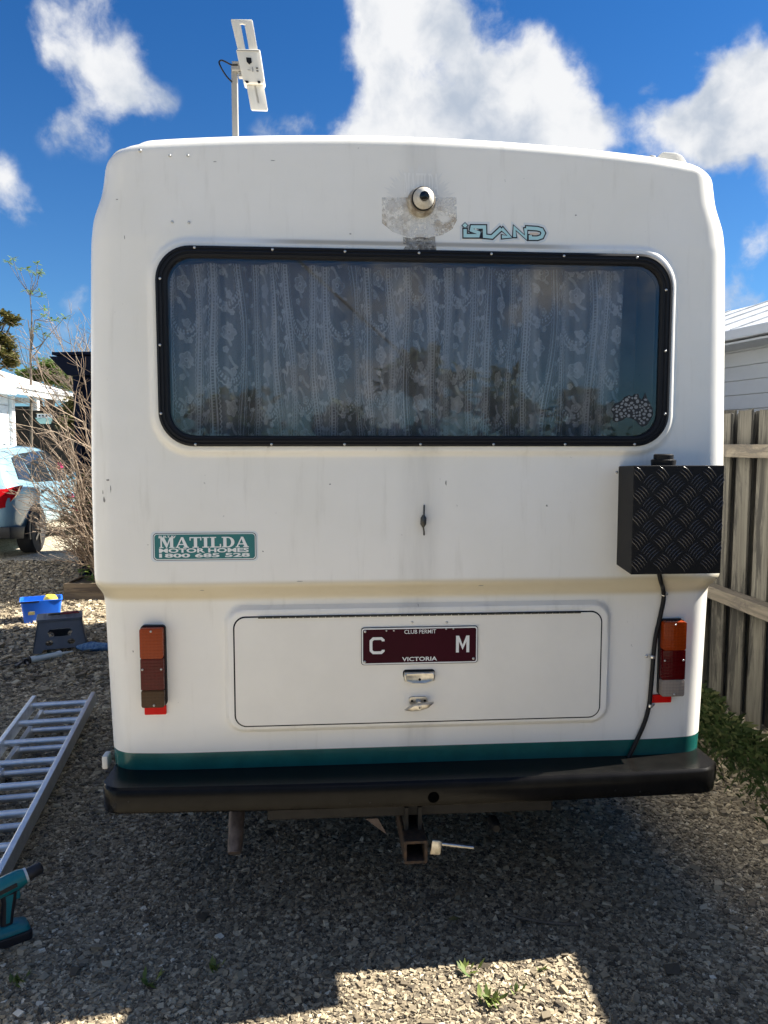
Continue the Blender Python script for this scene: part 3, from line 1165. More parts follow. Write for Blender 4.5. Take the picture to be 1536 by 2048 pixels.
    spr = np.sin(q1 + 1.7 * np.sin(q2)) * np.sin(q2 + 1.3 * np.sin(q1 * 1.3))
    L = np.maximum(L, 0.45 * (spr > 0.80))
    h = h - jit
    ground_ = 0.17 + 0.08 * rr_.uniform(size=L.shape)
    a0 = np.clip(ground_ + 0.85 * L, 0, 0.97)
    # cloth seen edge-on is denser; gathers double up
    g1 = np.interp(U + 0.012 * np.sin(5 * hh + 9 * U), np.linspace(-.9, .8, 75), rr_.uniform(0, 1, 75) ** 1.6)
    g2 = np.interp(U, np.linspace(-.9, .8, 190), rr_.uniform(0, 1, 190))
    cosv = 1 / np.sqrt(1 + (dV * 1.6) ** 2)
    lay = 0.0 + np.clip(1 / np.maximum(cosv, 0.3), 1, 3.2) + 5.2 * g1 * (0.4 + 0.6 * g2) - 0.75
    a = 1 - (1 - a0) ** np.maximum(lay, .4)
    hem = np.abs(h - 0.012) < 0.010
    a = np.where(hem, np.maximum(a, .5), a)
    V = V + rr_.normal(0, 0.0002, V.shape)
    P_ = np.stack([U, V, Z], 2).reshape(-1, 3)
    idx = np.arange(nu * nz).reshape(nz, nu)
    q = np.stack([idx[:-1, :-1], idx[:-1, 1:], idx[1:, 1:], idx[1:, :-1]], 2).reshape(-1, 4)
    me = bpy.data.meshes.new('lace_curtain')
    me.from_pydata(P_.tolist(), [], q.tolist())
    at = me.attributes.new('lace', 'FLOAT', 'POINT')
    at.data.foreach_set('value', a.ravel().astype(np.float32))
    ob = link('lace_curtain', me, MT['lace'], None, 180)
    ob.location = (R0[0], R0[1], 0)
    ob.rotation_euler = (0, 0, YAW)
    tag(ob, 'white floral lace curtain gathered behind the rear window glass', 'curtain')


curtain()

# hatch
HT = sub('locker_hatch', VAN)
mb = MB()
panel(mb, [rr(DOR[0] - .005, DOR[1] - .0045, DOR[2] + .0045, DOR[3] + .0045, DOR[4] + .004), rr(DOR[0] + .003, DOR[1] + .003, DOR[2] - .003, DOR[3] - .003, DOR[4] - .003)], 0.0008, 0.002)
mb.build('hatch_seal', MT['rubber'], HT)
mb = MB()
panel(mb, [rr(*DOR[:2], *DOR[2:])], 0.0035, 0.004)
mb.build('hatch_door', MT['hatch'], HT, bevel=0.0015)
# piano hinge
ua, za = van(517, 1229, -.012)
ub, zb = van(1160, 1225, -.012)
zh = DOR[3] + 0.0005
mb = MB()
kn = 44
for i in range(kn):
    a = ua + (ub - ua) * i / kn
    b_ = a + (ub - ua) / kn - 0.0022
    mb.tube([on(a, zh, 0.0055), on(b_, zh, 0.0055)], 0.0032, 6)
mb.build('piano_hinge', MT['darksteel'], HT)
# chrome recessed handle and T-handle
uc, zc = van(838, 1353, -.02)
mb = MB()
lp = [(a * 1.42, b_ * 1.42) for a, b_ in [(-.034, .013), (.034, .013), (.036, .004), (.034, -.007), (.015, -.0135), (-.015, -.0135), (-.034, -.007), (-.036, .004)]]
rings = []
for ins, dv in ((0.0, 0.0), (0.0, .012), (.0015, .0155), (.004, .0165), (.006, .0155)):
    rings.append([(uc + a * (1 - ins * 28), float(surf(uc, zc)) - .0035 - dv, zc + b_ * (1 - ins * 40)) for a, b_ in lp])
mb.loft(rings)
mb.build('paddle_handle', MT['chrome'], HT, 40, 0.0008)
mb = MB()
lp = rr(-.052, -.003, .052, .0255, .010, 4)
plate(mb, [lp], lambda a, b_: on(uc + a - .001, zc + b_ - .0005, .0045), lambda a, b_: on(uc + a - .001, zc + b_ - .0005, .0032))
mb.build('handle_gasket', MT['rubber'], HT)
mb = MB()
s0 = float(surf(uc, zc)) - .0202
mb.lathe((uc, s0 + .002, zc - .004), (0, -1, 0), [(.0042, 0), (.0042, .002), (.0015, .0022)], 12)
mb.build('keyhole', MT['black'], HT)
uc, zc = van(836, 1407, -.02)
TH = sub('t_handle', HT)
mb = MB()
lp = rr(-.030, .0, .030, .025, .009, 4)
plate(mb, [lp], lambda a, b_: on(uc + a, zc + b_, .010), lambda a, b_: on(uc + a, zc + b_, .0035))
mb.lathe(on(uc, zc + .008, .009), (0, -1, 0), [(.010, 0), (.009, .012), (.007, .022)], 14)
rot = Matrix.Rotation(math.radians(-7), 4, 'Y')
lp = [(a * 1.45, b_ * 1.3) for a, b_ in [(-.034, -.003), (-.012, .0075), (.012, .0075), (.034, .006), (.02, -.006), (.0, -.0095), (-.02, -.0085)]]
cen = Vector(on(uc, zc + .001, .034))
ringA = [cen + rot @ Vector((a, .006, b_)) for a, b_ in lp]
ringB = [cen + rot @ Vector((a * .96, -.004, b_ * .9)) for a, b_ in lp]
ringC = [cen + rot @ Vector((a * .85, -.006, b_ * .7)) for a, b_ in lp]
mb.loft([ringA, ringB, ringC])
mb.lathe(cen + Vector((0, -.005, -.001)), (0, -1, 0), [(.0075, 0), (.0075, .0025), (.003, .003)], 12)
o_ = mb.build('t_handle_latch', MT['chrome'], HT, 40)
bpy.data.objects.remove(TH)
mb = MB()
for a in (-.021, .021):
    mb.lathe(on(uc + a, zc + .012, .010), (0, -1, 0), [(.0045, 0), (.0035, .001), (.001, .0015)], 8)
mb.lathe(cen + Vector((0, -.0082, -.001)), (0, -1, 0), [(.0028, 0), (.0028, .0006)], 8)
ls_ = mb.build('latch_screws', MT['black'], HT)
ls_['kind'] = 'stuff'

# number plate
NP_ = sub('number_plate', HT)
pu0, pz0 = van(722, 1329, -.018)
pu1, pz1 = van(955, 1250, -.018)
PW, PH = pu1 - pu0, pz1 - pz0
OFFP = 0.0075
mb = MB()
panel(mb, [rr(pu0, pz0, pu1, pz1, .010)], OFFP, .003)
mb.build('plate_edge', MT['printblack'], NP_)
mb = MB()
panel(mb, [rr(pu0 + .002, pz0 + .002, pu1 - .002, pz1 - .002, .009), rr(pu0 + .006, pz0 + .006, pu1 - .006, pz1 - .006, .006)], OFFP + .0014, .002)
mb.build('plate_border', MT['platewhite'], NP_)
mb = MB()
panel(mb, [rr(pu0 + .006, pz0 + .006, pu1 - .006, pz1 - .006, .006)], OFFP + .0006, .001)
mb.build('plate_face', MT['maroon'], NP_)


def pp(fx, fy):            # fraction of the plate, from the left and from the top
    return pu0 + fx * PW, pz1 - fy * PH


mb = MB()
for txt, x0, y0, x1, y1, bd in (('CLUB PERMIT', .367, .18, .638, .072, .008), ('VICTORIA', .348, .912, .648, .80, .02)):
    a, b_ = pp(x0, y0)
    c_, d_ = pp(x1, y1)
    pts, fc = text2d(txt, a, b_, c_, d_, bd)
    decal_tri(mb, pts, fc, OFFP + .0018)
    mb.build('plate_text', MT['platewhite'], NP_, fix=False)
    mb = MB()
# characters at the two ends of the number
z_a, z_b = pp(0, .705)[1], pp(0, .255)[1]
hC = z_b - z_a
uL = pp(.072, 0)[0]
wC = .115 * PW
path = [(uL + wC, z_b - .005 - hC * .16), (uL + wC, z_b - .005), (uL + wC - .008, z_b - .0045), (uL + .012, z_b - .0045), (uL + .0045, z_b - .012), (uL + .0045, z_a + .012), (uL + .012, z_a + .0045), (uL + wC - .008, z_a + .0045), (uL + wC, z_a + .005), (uL + wC, z_a + .005 + hC * .16)]
path = [path[0]] + [(uL + wC, z_b - .010), (uL + wC - .006, z_b - .0045)] + path[3:7] + [(uL + wC - .006, z_a + .0045), (uL + wC, z_a + .010), path[-1]]
decal(mb, stroke2d(path, .009), OFFP + .0018)
mb.build('plate_character', MT['platewhite'], NP_, fix=False)
mb = MB()
uM = pp(.925, 0)[0]
wM = .115 * PW
decal(mb, [[(uM - wM, z_a), (uM - wM, z_b), (uM - wM + .010, z_b), (uM - wM / 2, z_a + hC * .45), (uM - .010, z_b), (uM, z_b), (uM, z_a), (uM - .0095, z_a), (uM - .0095, z_b - hC * .35), (uM - wM / 2, z_a + hC * .15), (uM - wM + .0095, z_b - hC * .35), (uM - wM + .0095, z_a)]], OFFP + .0018)
mb.build('plate_character', MT['platewhite'], NP_, fix=False)
for fx, fy in ((.215, .09), (.278, .09), (.725, .07), (.787, .07)):
    u, z = pp(fx, fy)
    screw(NP_, u, float(surf(u, z)) - OFFP - .001, z, .0028)
for fx, fy in ((.034, .10), (.03, .91), (.962, .88)):
    u, z = pp(fx, fy)
    screw(NP_, u, float(surf(u, z)) - OFFP - .001, z, .0045)
for px, py in ((824, 1244), (893, 1244)):
    u, z = van(px, py, -.02)
    screw(HT, u, float(surf(u, z)) - .0035, z, .0042)

# tail lamps
def lamp(px0, py0, px1, py1, clear, refl):
    L_ = sub('tail_lamp', VAN)
    u0, z1 = van(px0, py0, -.01)
    u1, z0 = van(px1, py1, -.01)
    v0 = float(surf((u0 + u1) / 2 * .98, (z0 + z1) / 2)) + .004
    hgt = z1 - z0
    def slab(name, a0, a1, b0, b1, d0, d1, r, mt, bev=.002):
        q = MB()
        plate(q, [rr(a0, b0, a1, b1, r, 4)], lambda a, b_: (a, d1, b_), lambda a, b_: (a, d0, b_))
        return q.build(name, MT[mt], L_, 50, bev)
    slab('lamp_base', u0 - .003, u1 + .004, z0 - .002, z1 + .004, v0, v0 - .018, .012, 'rubber')
    za_, zb_ = z0 + .225 * hgt, z0 + .62 * hgt
    slab('amber_lens', u0, u1, zb_ + .0005, z1, v0 - .01, v0 - .043, .007, 'amber', .006)
    slab('red_lens', u0, u1, za_ + .0005, zb_ - .0005, v0 - .01, v0 - .041, .002, 'red', .004)
    slab('reversing_lens', u0, u1, z0, za_ - .0005, v0 - .01, v0 - .041, .007, clear, .005)
    for fu, fz, dv in ((.5, .965, .0445), (.09, .485, .0425), (.9, .485, .0425), (.55, .03, .0425)):
        screw(L_, u0 + fu * (u1 - u0), v0 - dv + .001, z0 + fz * hgt, .0036)
    q = MB()
    ra, rz1 = van(refl[0], refl[1], -.01)
    rb, rz0 = van(refl[2], refl[3], -.01)
    plate(q, [rr(ra, rz0, rb, rz1, .003, 3)], lambda a, b_: (a, v0 - .012, b_), lambda a, b_: (a, v0, b_))
    ro = q.build('reflector', MT['reflector'], VAN, 50, .0015)
    ro['label'] = 'small bright red reflector under the tail lamp'
    return L_


lamp(282, 1254, 332, 1410, 'brownlens', (288, 1413, 332, 1430))['label'] = 'tail lamp with brown-tinted bottom lens'
lamp(1322, 1241, 1362, 1388, 'clear', (1305, 1391, 1344, 1406))['label'] = 'tail lamp with clear bottom lens beside the black cable'

# maker's sticker
ST = sub('maker_sticker', VAN)
su0, sz0 = van(303, 1124, -.045)
su1, sz1 = van(516, 1061, -.045)
SW_, SH_ = su1 - su0, sz1 - sz0


def sp_(px, py):           # photo point on the sticker (zoomed crop px) -> sticker plane; slight tilt of the sticker removed
    return su0 + (px - 250) / 1045 * SW_, sz1 - (py - 145) / 320 * SH_


mb = MB()
decal(mb, [rr(su0, sz0, su1, sz1, .014)], .0006)
mb.build('sticker_backing', MT['stickeredge'], ST, fix=False)
mb = MB()
decal(mb, [rr(su0 + .007, sz0 + .005, su1 - .005, sz1 - .005, .012)], .0010)
mb.build('sticker_outline', MT['navyprint'], ST, fix=False)
mb = MB()
decal(mb, [rr(su0 + .009, sz0 + .007, su1 - .007, sz1 - .007, .011)], .0013)
mb.build('sticker_white_line', MT['printwhite'], ST, fix=False)
mb = MB()
decal(mb, [rr(su0 + .0115, sz0 + .0095, su1 - .0095, sz1 - .0095, .009)], .0016)
mb.build('sticker_panel', MT['teal'], ST, fix=False)
mb = MB()
for txt, x0, y0, x1, y1, bd in (('BUILT BY', 330, 210, 500, 188, .03), ('MOTOR HOMES', 330, 368, 1205, 322, .035), ('1800 685 528', 330, 418, 1215, 375, .035)):
    a, b_ = sp_(x0, y0)
    c_, d_ = sp_(x1, y1)
    pts, fc = text2d(txt, a, b_, c_, d_, bd)
    decal_tri(mb, pts, fc, .0020)


# slab-serif capitals drawn by hand for the sticker: boxes in a unit cell of height 1
def serif(ch):
    tk, tn, sf = .26, .10, .09
    B = lambda x0, y0, x1, y1: [(x0, y0), (x1, y0), (x1, y1), (x0, y1)]
    if ch == 'M':
        return 1.28, [[B(.06, 0, .38, sf), B(.14, sf, .26, 1 - sf), B(0, 1 - sf, .30, 1)],
                      [[(.14, 1), (.44, 1), (.72, .28), (.60, 0)]], [[(.88, 1), (1.0, 1), (.66, 0), (.60, 0), (.62, .18)]],
                      [B(.90, sf, 1.16, 1 - sf), B(.82, 0, 1.26, sf), B(.88, 1 - sf, 1.26, 1)]]
    if ch == 'A':
        return 1.06, [[[(.08, sf), (.20, sf), (.52, .86), (.46, 1)]], [[(.42, 1), (.62, 1), (.98, sf), (.70, sf)]], [B(.26, .27, .74, .27 + tn)], [B(0, 0, .34, sf)], [B(.60, 0, 1.06, sf)]]
    if ch == 'T':
        return .94, [[B(.34, sf, .60, 1 - .1), B(0, .9, .94, 1), B(0, .68, .09, .9), B(.85, .68, .94, .9), B(.22, 0, .72, sf)]]
    if ch == 'I':
        return .54, [[B(.14, sf, .40, 1 - sf), B(0, 0, .54, sf), B(0, 1 - sf, .54, 1)]]
    if ch == 'L':
        return .90, [[B(.12, sf, .38, 1 - sf), B(0, 0, .90, sf), B(0, 1 - sf, .52, 1), B(.80, sf, .90, .34)]]
    if ch == 'D':
        out = [(.3, 1)] + [(.52 + .50 * math.cos(a), .5 + .5 * math.sin(a)) for a in np.linspace(math.pi / 2, -math.pi / 2, 13)] + [(.3, 0)]
        inn = [(.3, .9), (.3, .1)] + [(.50 + .25 * math.cos(a), .5 + .40 * math.sin(a)) for a in np.linspace(-math.pi / 2, math.pi / 2, 11)]
        return 1.04, [[B(.12, sf, .38, 1 - sf), B(0, 0, .3, sf), B(0, 1 - sf, .3, 1)], ['RING', out, inn]]


def serif_word(mb, word, u0, z0, u1, z1, off):
    tot = sum(serif(c_)[0] for c_ in word) + .06 * (len(word) - 1)
    k = (u1 - u0) / tot
    hz = z1 - z0
    x = u0
    q = 0
    for c_ in word:
        w_, groups = serif(c_)
        for gq in groups:
            if gq and gq[0] == 'RING':
                decal(mb, [[(x + a * k, z0 + b_ * hz) for a, b_ in lp] for lp in gq[1:]], off + q)
            else:
                for lp in gq:
                    decal(mb, [[(x + a * k, z0 + b_ * hz) for a, b_ in lp]], off + q)
                    q += .000012
        x += (w_ + .06) * k


a, b_ = sp_(328, 316)
c_, d_ = sp_(1205, 205)
serif_word(mb, 'MATILDA', a, b_, c_, d_, .0020)
mb.build('sticker_lettering', MT['printwhite'], ST, fix=False)

# outlined logo lettering
LG = sub('logo_lettering', VAN)
VL = -0.04


def lgp(x, y):             # crop coordinates of the logo (zoom 4.042, origin 740,320)
    return van(740 + x / 4.042, 320 + y / 4.042, VL)


# strokes as centre lines in crop pixels
LG_S = [[(752, 612), (790, 612)], ]
strokes = [
    [(768, 556), (768, 614), (872, 614), (878, 590), (820, 568), (826, 542), (925, 542), (925, 618), (985, 624), (1062, 552)],
    [(1062, 552), (1128, 622), (1062, 622)],
    [(1168, 628), (1168, 548), (1258, 630), (1258, 550)],
    [(1258, 550), (1352, 556), (1386, 566), (1400, 592), (1386, 622), (1352, 634), (1295, 634), (1295, 606)],
]
dot = [(768, 502), (797, 530), (768, 556), (738, 530)]


def lg_stroke(mb, w, off, grow=0):
    for k, st_ in enumerate(strokes):
        P2 = [Vector(lgp(*q)) for q in st_]
        if grow:
            P2[0] = P2[0] + (P2[0] - P2[1]).normalized() * grow
            P2[-1] = P2[-1] + (P2[-1] - P2[-2]).normalized() * grow
        decal(mb, stroke2d([tuple(q) for q in P2], w), off + k * .00004)
    cx, cy = lgp(768, 530)
    kk = (1 + grow * 90)
    decal(mb, [[(cx + (lgp(*q)[0] - cx) * kk * .8, cy + (lgp(*q)[1] - cy) * kk * .8) for q in dot]], off)


px4 = 1 / 4.042 / 626
mb = MB()
lg_stroke(mb, 82 * px4, .0006, 18 * px4)
mb.build('logo_backing', MT['stickeredge'], LG, fix=False)
mb = MB()
lg_stroke(mb, 46 * px4, .0011, 7 * px4)
mb.build('logo_outline', MT['printblack'], LG, fix=False)
mb = MB()
lg_stroke(mb, 26 * px4, .0016, -3 * px4)
mb.build('logo_fill', MT['aqua'], LG, fix=False)
mb = MB()
decal(mb, [[lgp(*q) for q in ((1290, 588), (1352, 588), (1368, 596), (1352, 608), (1290, 606))]], .0020)
mb.build('logo_counter', MT['printpeach'], LG, fix=False)

# ghost of an old sunburst sticker round the reversing camera
uc, zc = van(838, 400, VL)
q626 = 1 / 626
mb = MB()
lp = []
nsp = 34
for i in range(nsp * 2 + 1):
    a = math.radians(-4 + 188 * i / (nsp * 2))
    r_ = (66 if i % 2 else 80) * q626 * (0.92 + .08 * math.sin(i))
    lp.append((uc + r_ * math.cos(a) * 0.93, zc - 8 * q626 + r_ * math.sin(a)))
decal(mb, [lp], .0004)
o_ = mb.build('sunburst_ghost', MT['ghost'], VAN, fix=False)
mb = MB()
lp = [van(*q, VL) for q in ((764, 394), (913, 394), (914, 440), (905, 458), (885, 470), (850, 478), (815, 474), (785, 464), (764, 446))]
decal(mb, [lp], .0007)
mb.build('glue_residue', MT['residue'], VAN, fix=False)
mb = MB()
lp = [van(*q, VL) for q in ((806, 474), (822, 477), (838, 474), (855, 476), (870, 473), (871, 503), (806, 503))]
decal(mb, [lp], .0009)
mb.build('grey_tape', MT['tape'], VAN, fix=False)
mb = MB()
a, b_ = van(808, 388, VL)
c_, d_ = van(878, 346, VL)
serif_word(mb, 'MATILDA', a, b_, c_, d_, .0011)
mb.build('faded_lettering', MT['ghostlet'], VAN, fix=False)

# reversing camera
RC_ = sub('reversing_camera', VAN)
uc, zc = van(845, 400, -.05)
vc = float(surf(uc, zc))
mb = MB()
ax = Vector((0, -1, -.10))
mb.lathe((uc - .003, vc + .004, zc - .004), ax, [(.043, 0), (.044, .012), (.041, .024), (.034, .030)], 32)
mb.build('camera_base', MT['dirtywhite'], RC_, 40)
mb = MB()
mb.lathe((uc, vc - .020, zc), ax, [(.0352, 0), (.0352, .013), (.033, .0145)], 32)
mb.build('camera_ring', MT['black'], RC_, 40)
mb = MB()
mb.lathe((uc + .001, vc - .018, zc + .001), ax, [(.0325, 0), (.0325, .016), (.030, .022), (.024, .030), (.015, .036), (.0145, .034)], 32)
mb.build('camera_eyeball', MT['camwhite'], RC_, 50)
mb = MB()
mb.lathe((uc + .001, vc - .048, zc + .0), ax, [(.0142, 0), (.0142, .0072), (.008, .009), (.003, .0095)], 24)
mb.build('camera_lens', MT['lens'], RC_, 50)
for a, b_ in ((-.034, .014), (.037, .004)):
    screw(RC_, uc + a, vc - .022, zc + b_, .003)

# studs on the upper panel and clips
for px, py, r_ in ((281, 303, .0052), (341, 314, .0042), (377, 314, .0042), (347, 448, .0042), (380, 449, .0042)):
    u, z = van(px, py, -.02)
    screw(VAN, u, float(surf(u, z)) - .002, z, r_, 'stud')
# small latch in the middle of the panel
mb = MB()
uc, zc = van(846, 1040, -.05)
vc = float(surf(uc, zc))
mb.tube([(uc - .001, vc - .012, zc - .022), (uc - .001, vc - .014, zc - .012), (uc, vc - .014, zc + .008), (uc, vc - .012, zc + .018)], [.003, .0095, .0095, .003], 8)
mb.tube([(uc + .003, vc - .003, zc + .047), (uc + .002, vc - .010, zc + .035), (uc + .001, vc - .012, zc + .016)], .0028, 6)
mb.tube([(uc - .001, vc - .012, zc - .020), (uc + .002, vc - .010, zc - .036), (uc + .003, vc - .003, zc - .047)], .0026, 6)
mb.build('cord_toggle', MT['darksteel'], VAN, 50)

# scuffs, chips and hairline cracks in the gelcoat
MT['scuff'] = mat('dark_scuff', (0.36, 0.345, 0.32), 0.7, var=0.5, vs=200)
rsx = random.Random(23)
for px, py, lx, ly in ((222, 978, 2, 20), (216, 960, 6, 5), (208, 1000, 5, 14), (205, 985, 3, 9), (527, 1101, 3, 3), (430, 324, 6, 2), (545, 321, 9, 2), (233, 398, 5, 2), (250, 475, 2, 9), (700, 470, 5, 3), (1150, 432, 4, 3), (660, 968, 5, 3), (1090, 1010, 4, 6), (1200, 1250, 7, 2), (1130, 1290, 3, 6), (600, 1160, 14, 2), (960, 1170, 12, 2), (838, 1212, 1.5, 9), (1160, 690, 4, 4), (260, 1310, 3, 5), (405, 1180, 10, 2), (890, 965, 3, 12)):
    u, z = van(px, py, -.03)
    lp = []
    for i in range(7):
        a = 2 * math.pi * i / 7
        lp.append((u + lx / 1250 * math.cos(a) * rsx.uniform(.5, 1.3), z + ly / 1250 * math.sin(a) * rsx.uniform(.5, 1.3)))
    q = MB()
    q.add([on(a, b_, .0005) for a, b_ in lp], [tuple(range(7))])
    q.build('scuff_mark', MT['scuff'], VAN, fix=False)

# checker-plate box
BX = sub('checker_plate_box', VAN)
BX['label'] = 'black checker-plate metal box with round filler cap'
bv = -.175
bu0, bz1 = van(1268, 931, bv)
bu1, bz0 = van(1441, 1147, bv)
mb = MB()
bv0 = -.046
mb.loft([[(bu0, bv, bz0), (bu1, bv, bz0), (bu1, bv, bz1), (bu0, bv, bz1)], [(bu0 + .002, bv0, bz0 + .012), (bu1, bv0 + .03, bz0 + .012), (bu1, bv0 + .03, bz1 - .006), (bu0 + .002, bv0, bz1 - .006)]])
mb.build('box_case', MT['blackpaint'], BX, bevel=.002)
fu, fz1 = van(1228, 934, bv0)
_, fz0 = van(1228, 1145, bv0)
mb = MB()
mb.box(((fu + bu0) / 2 + .004, bv0 + .001, (fz0 + fz1) / 2), (bu0 - fu + .012, .004, fz1 - fz0))
mb.build('box_flange', MT['blackpaint'], BX, bevel=.0012)
for z in (fz1 - .017, fz0 + .015):
    screw(BX, fu + .008, bv0 - .0015, z, .0055)
# five-bar tread: raised curved bars
mb = MB()
pu, pz = .0745, .0700
rr3 = random.Random(4)
for i in range(-1, 8):
    for j in range(-1, 9):
        for s_ in (0, 1):
            cx, cz = bu0 + .022 + i * pu + s_ * pu / 2, bz1 - .019 - j * pz - s_ * pz / 2
            for kbar in range(-2, 3):
                pts = []
                L_ = .0205
                for w_ in np.linspace(-1, 1, 5):
                    al = w_ * L_
                    ac = kbar * .0098 + .0032 * (1 - w_ * w_)
                    th = math.radians(-45 if s_ == 0 else 45)
                    a = al * math.cos(th) - ac * math.sin(th)
                    b_ = al * math.sin(th) + ac * math.cos(th)
                    pts.append((cx + a, bv - .0002, cz + b_))
                pts = [(min(max(q_[0], bu0 + .0012), bu1 - .0012), q_[1], q_[2]) for q_ in pts] if sum(bu0 + .001 < q_[0] < bu1 - .001 for q_ in pts) >= 3 else pts
                if all(bu0 + .001 < q[0] < bu1 - .001 and bz0 + .001 < q[2] < bz1 - .001 for q in pts):
                    mb.tube(pts, [.0008, .0021, .0024, .0021, .0008], 6)
MT['treadpaint'] = mat('sky_glint_tread_black', (0.035, 0.035, 0.038), 0.22)  # sky highlights put into the bar colour as a lighter black
tb = mb.build('tread_bars', MT['treadpaint'], BX, 60, fix=False)
tb['kind'] = 'stuff'
uc, zc = van(1328, 930, -.12)
mb = MB()
mb.lathe((uc, -.115, bz1 - .003), (0, 0, 1), [(.036, 0), (.037, .006), (.038, .018), (.034, .020), (.030, .021), (.030, .034), (.026, .037)], 24)
mb.build('filler_cap', MT['black'], BX, 40)
# cable down to the bumper with P-clips
CB = sub('black_cable', VAN)


def cpt(px, py, off=.012):
    u, z = van(px, py, -.02)
    return on(u, z, off)


ctrl = [(1305, 1135), (1312, 1160), (1326, 1178), (1330, 1200), (1323, 1235), (1313, 1280), (1308, 1330), (1304, 1380), (1300, 1415), (1290, 1450), (1272, 1490), (1258, 1520), (1254, 1534)]
cp = [Vector(cpt(*q)) for q in ctrl]


def spline(P_, n_=6):
    out = []
    for i in range(len(P_) - 1):
        p0, p1, p2, p3 = P_[max(i - 1, 0)], P_[i], P_[i + 1], P_[min(i + 2, len(P_) - 1)]
        for k in range(n_):
            t_ = k / n_
            out.append(0.5 * ((2 * p1) + (p2 - p0) * t_ + (2 * p0 - 5 * p1 + 4 * p2 - p3) * t_ ** 2 + (3 * p1 - p0 - 3 * p2 + p3) * t_ ** 3))
    out.append(P_[-1])
    return out


mb = MB()
mb.tube(spline(cp), .0072, 10)
mb.build('cable_conduit', MT['black'], CB, 60)
for px, py, sx in ((1330, 1190, 8), (1307, 1315, -10), (1302, 1413, 8)):
    q = MB()
    c0 = Vector(cpt(px, py))
    q.lathe(c0 + Vector((0, 0, -.005)), (0.1, 0, 1), [(.0088, 0), (.0092, .001), (.0092, .009), (.0088, .010)], 14)
    e1 = Vector(cpt(px + sx, py, .003))
    q.lathe(e1, (0, -1, 0), [(.0055, 0), (.0055, .003), (.002, .005)], 10)
    q.build('cable_clip', MT['steel'], CB, 50)

# bumper
BM = sub('rear_bumper', VAN)
zb0, zb1 = van(840, 1614, -.15)[1], van(840, 1563, -.15)[1]
mb = MB()
sec_u = np.concatenate([np.linspace(-.988, -.93, 9), np.linspace(-.9, .9, 25), np.linspace(.92, .972, 9)])
rings = []


def bring(u):
    q = max(0.0, abs(u + .008) - .918) / .064
    back = -.13 - .022 * (1 - (u / 1.0) ** 2) + .06 * (1 - math.sqrt(max(0, 1 - min(q, 1) ** 2)))
    fr_ = .10
    rd = .010
    pr = [(fr_, zb0), (back + rd, zb0), (back + .003, zb0 + .003), (back, zb0 + rd)]
    pr += [(back, zb1 - rd), (back + .004, zb1 - .005), (back + rd, zb1)]
    pr += [(-.004, zb1 - .002), (fr_, zb1 - .002)]
    return [(u, a, b_) for a, b_ in pr]


rings = [bring(u) for u in sec_u]
mb.loft(rings)
mb.build('bumper_bar', MT['bumper'], BM, 40)
for s_ in (-1, 1):
    q = MB()
    q.loft([[(s_ * .968 - .008, -.07, zb0 + .004), (s_ * .998, -.055, zb0 + .006), (s_ * .998, -.055, zb1 - .012), (s_ * .975, -.07, zb1 - .004)], [(s_ * .975, .5, zb0 + .004), (s_ * 1.0, .5, zb0 + .006), (s_ * 1.0, .5, zb1 - .012), (s_ * .975, .5, zb1 - .004)]])
    q.build('bumper_end', MT['bumper'], BM, 40, .008)
uc, zc = van(867, 1594, -.15)
mb = MB()
mb.lathe((uc, -.1515, zc), (0, -1, 0), [(.018, -.02), (.018, .0008)], 20)
mb.build('bumper_hole', MT['void'], BM)
for px, py in ((740, 1622), (700, 1618), (1230, 1580), (1280, 1583), (256, 1613)):
    u, z = van(px, min(py, 1605), -.14)
    q = MB()
    q.lathe((u, float(bring(u)[3][1]) + .001, max(z, zb0 + .02)), (0, -1, 0), [(.003, 0), (.003, .002)], 8)
    q.build('rivet', MT['black'], BM)

# tow hitch and underbody
TH_ = sub('tow_hitch', VAN)
mb = MB()
mb.box((-.02, .02, .425), (0.94, .10, .075))
mb.build('hitch_beam', MT['chassis'], TH_, bevel=.006)
ua, za = van(808, 1728, -.12)
ub, zb = van(855, 1682, -.12)
w_ = ub - ua
cx, cz = (ua + ub) / 2, (za + zb) / 2
mb = MB()
lo = rr(ua, cz - w_ / 2, ub, cz + w_ / 2, .006, 3)
li = rr(ua + .009, cz - w_ / 2 + .009, ub - .009, cz + w_ / 2 - .009, .003, 3)
plate(mb, [lo, li], lambda a, b_: (a, -.12, b_), lambda a, b_: (a, .14, b_))
mb.build('receiver_tube', MT['rust'], TH_)
mb = MB()
mb.box((cx, .10, cz), (w_ - .02, .02, w_ - .02))
mb.build('receiver_back', MT['dark'], TH_)
mb = MB()
mb.box((cx - .022, .0, cz + w_ * .85), (.012, .10, .10))
mb.box((cx + .022, .0, cz + w_ * .85), (.012, .10, .10))
mb.build('hitch_bracket', MT['chassis'], TH_)
mb = MB()
a, b_ = van(872, 1700, -.09)
mb.box((a + .002, -.075, b_ + .002), (.036, .014, .052), Matrix.Rotation(math.radians(8), 3, 'Y'))
mb.build('padlock_body', MT['chrome'], TH_, 40, .006)
mb = MB()
p0, p1 = van(872, 1689, -.07), van(948, 1698, -.07)
A0, A1 = Vector((p0[0], -.06, p0[1])), Vector((p1[0], -.06, p1[1]))
ptl, rl = [], []
for i in range(21):
    ptl.append(A0.lerp(A1, i / 20))
    rl.append(.0085 if i % 2 == 0 and 2 < i < 16 else .007)
mb.tube(ptl, rl, 10)
mb.build('hitch_pin', MT['chrome'], TH_, 40)
mb = MB()
p0, p1 = van(738, 1655, 0), van(768, 1672, 0)
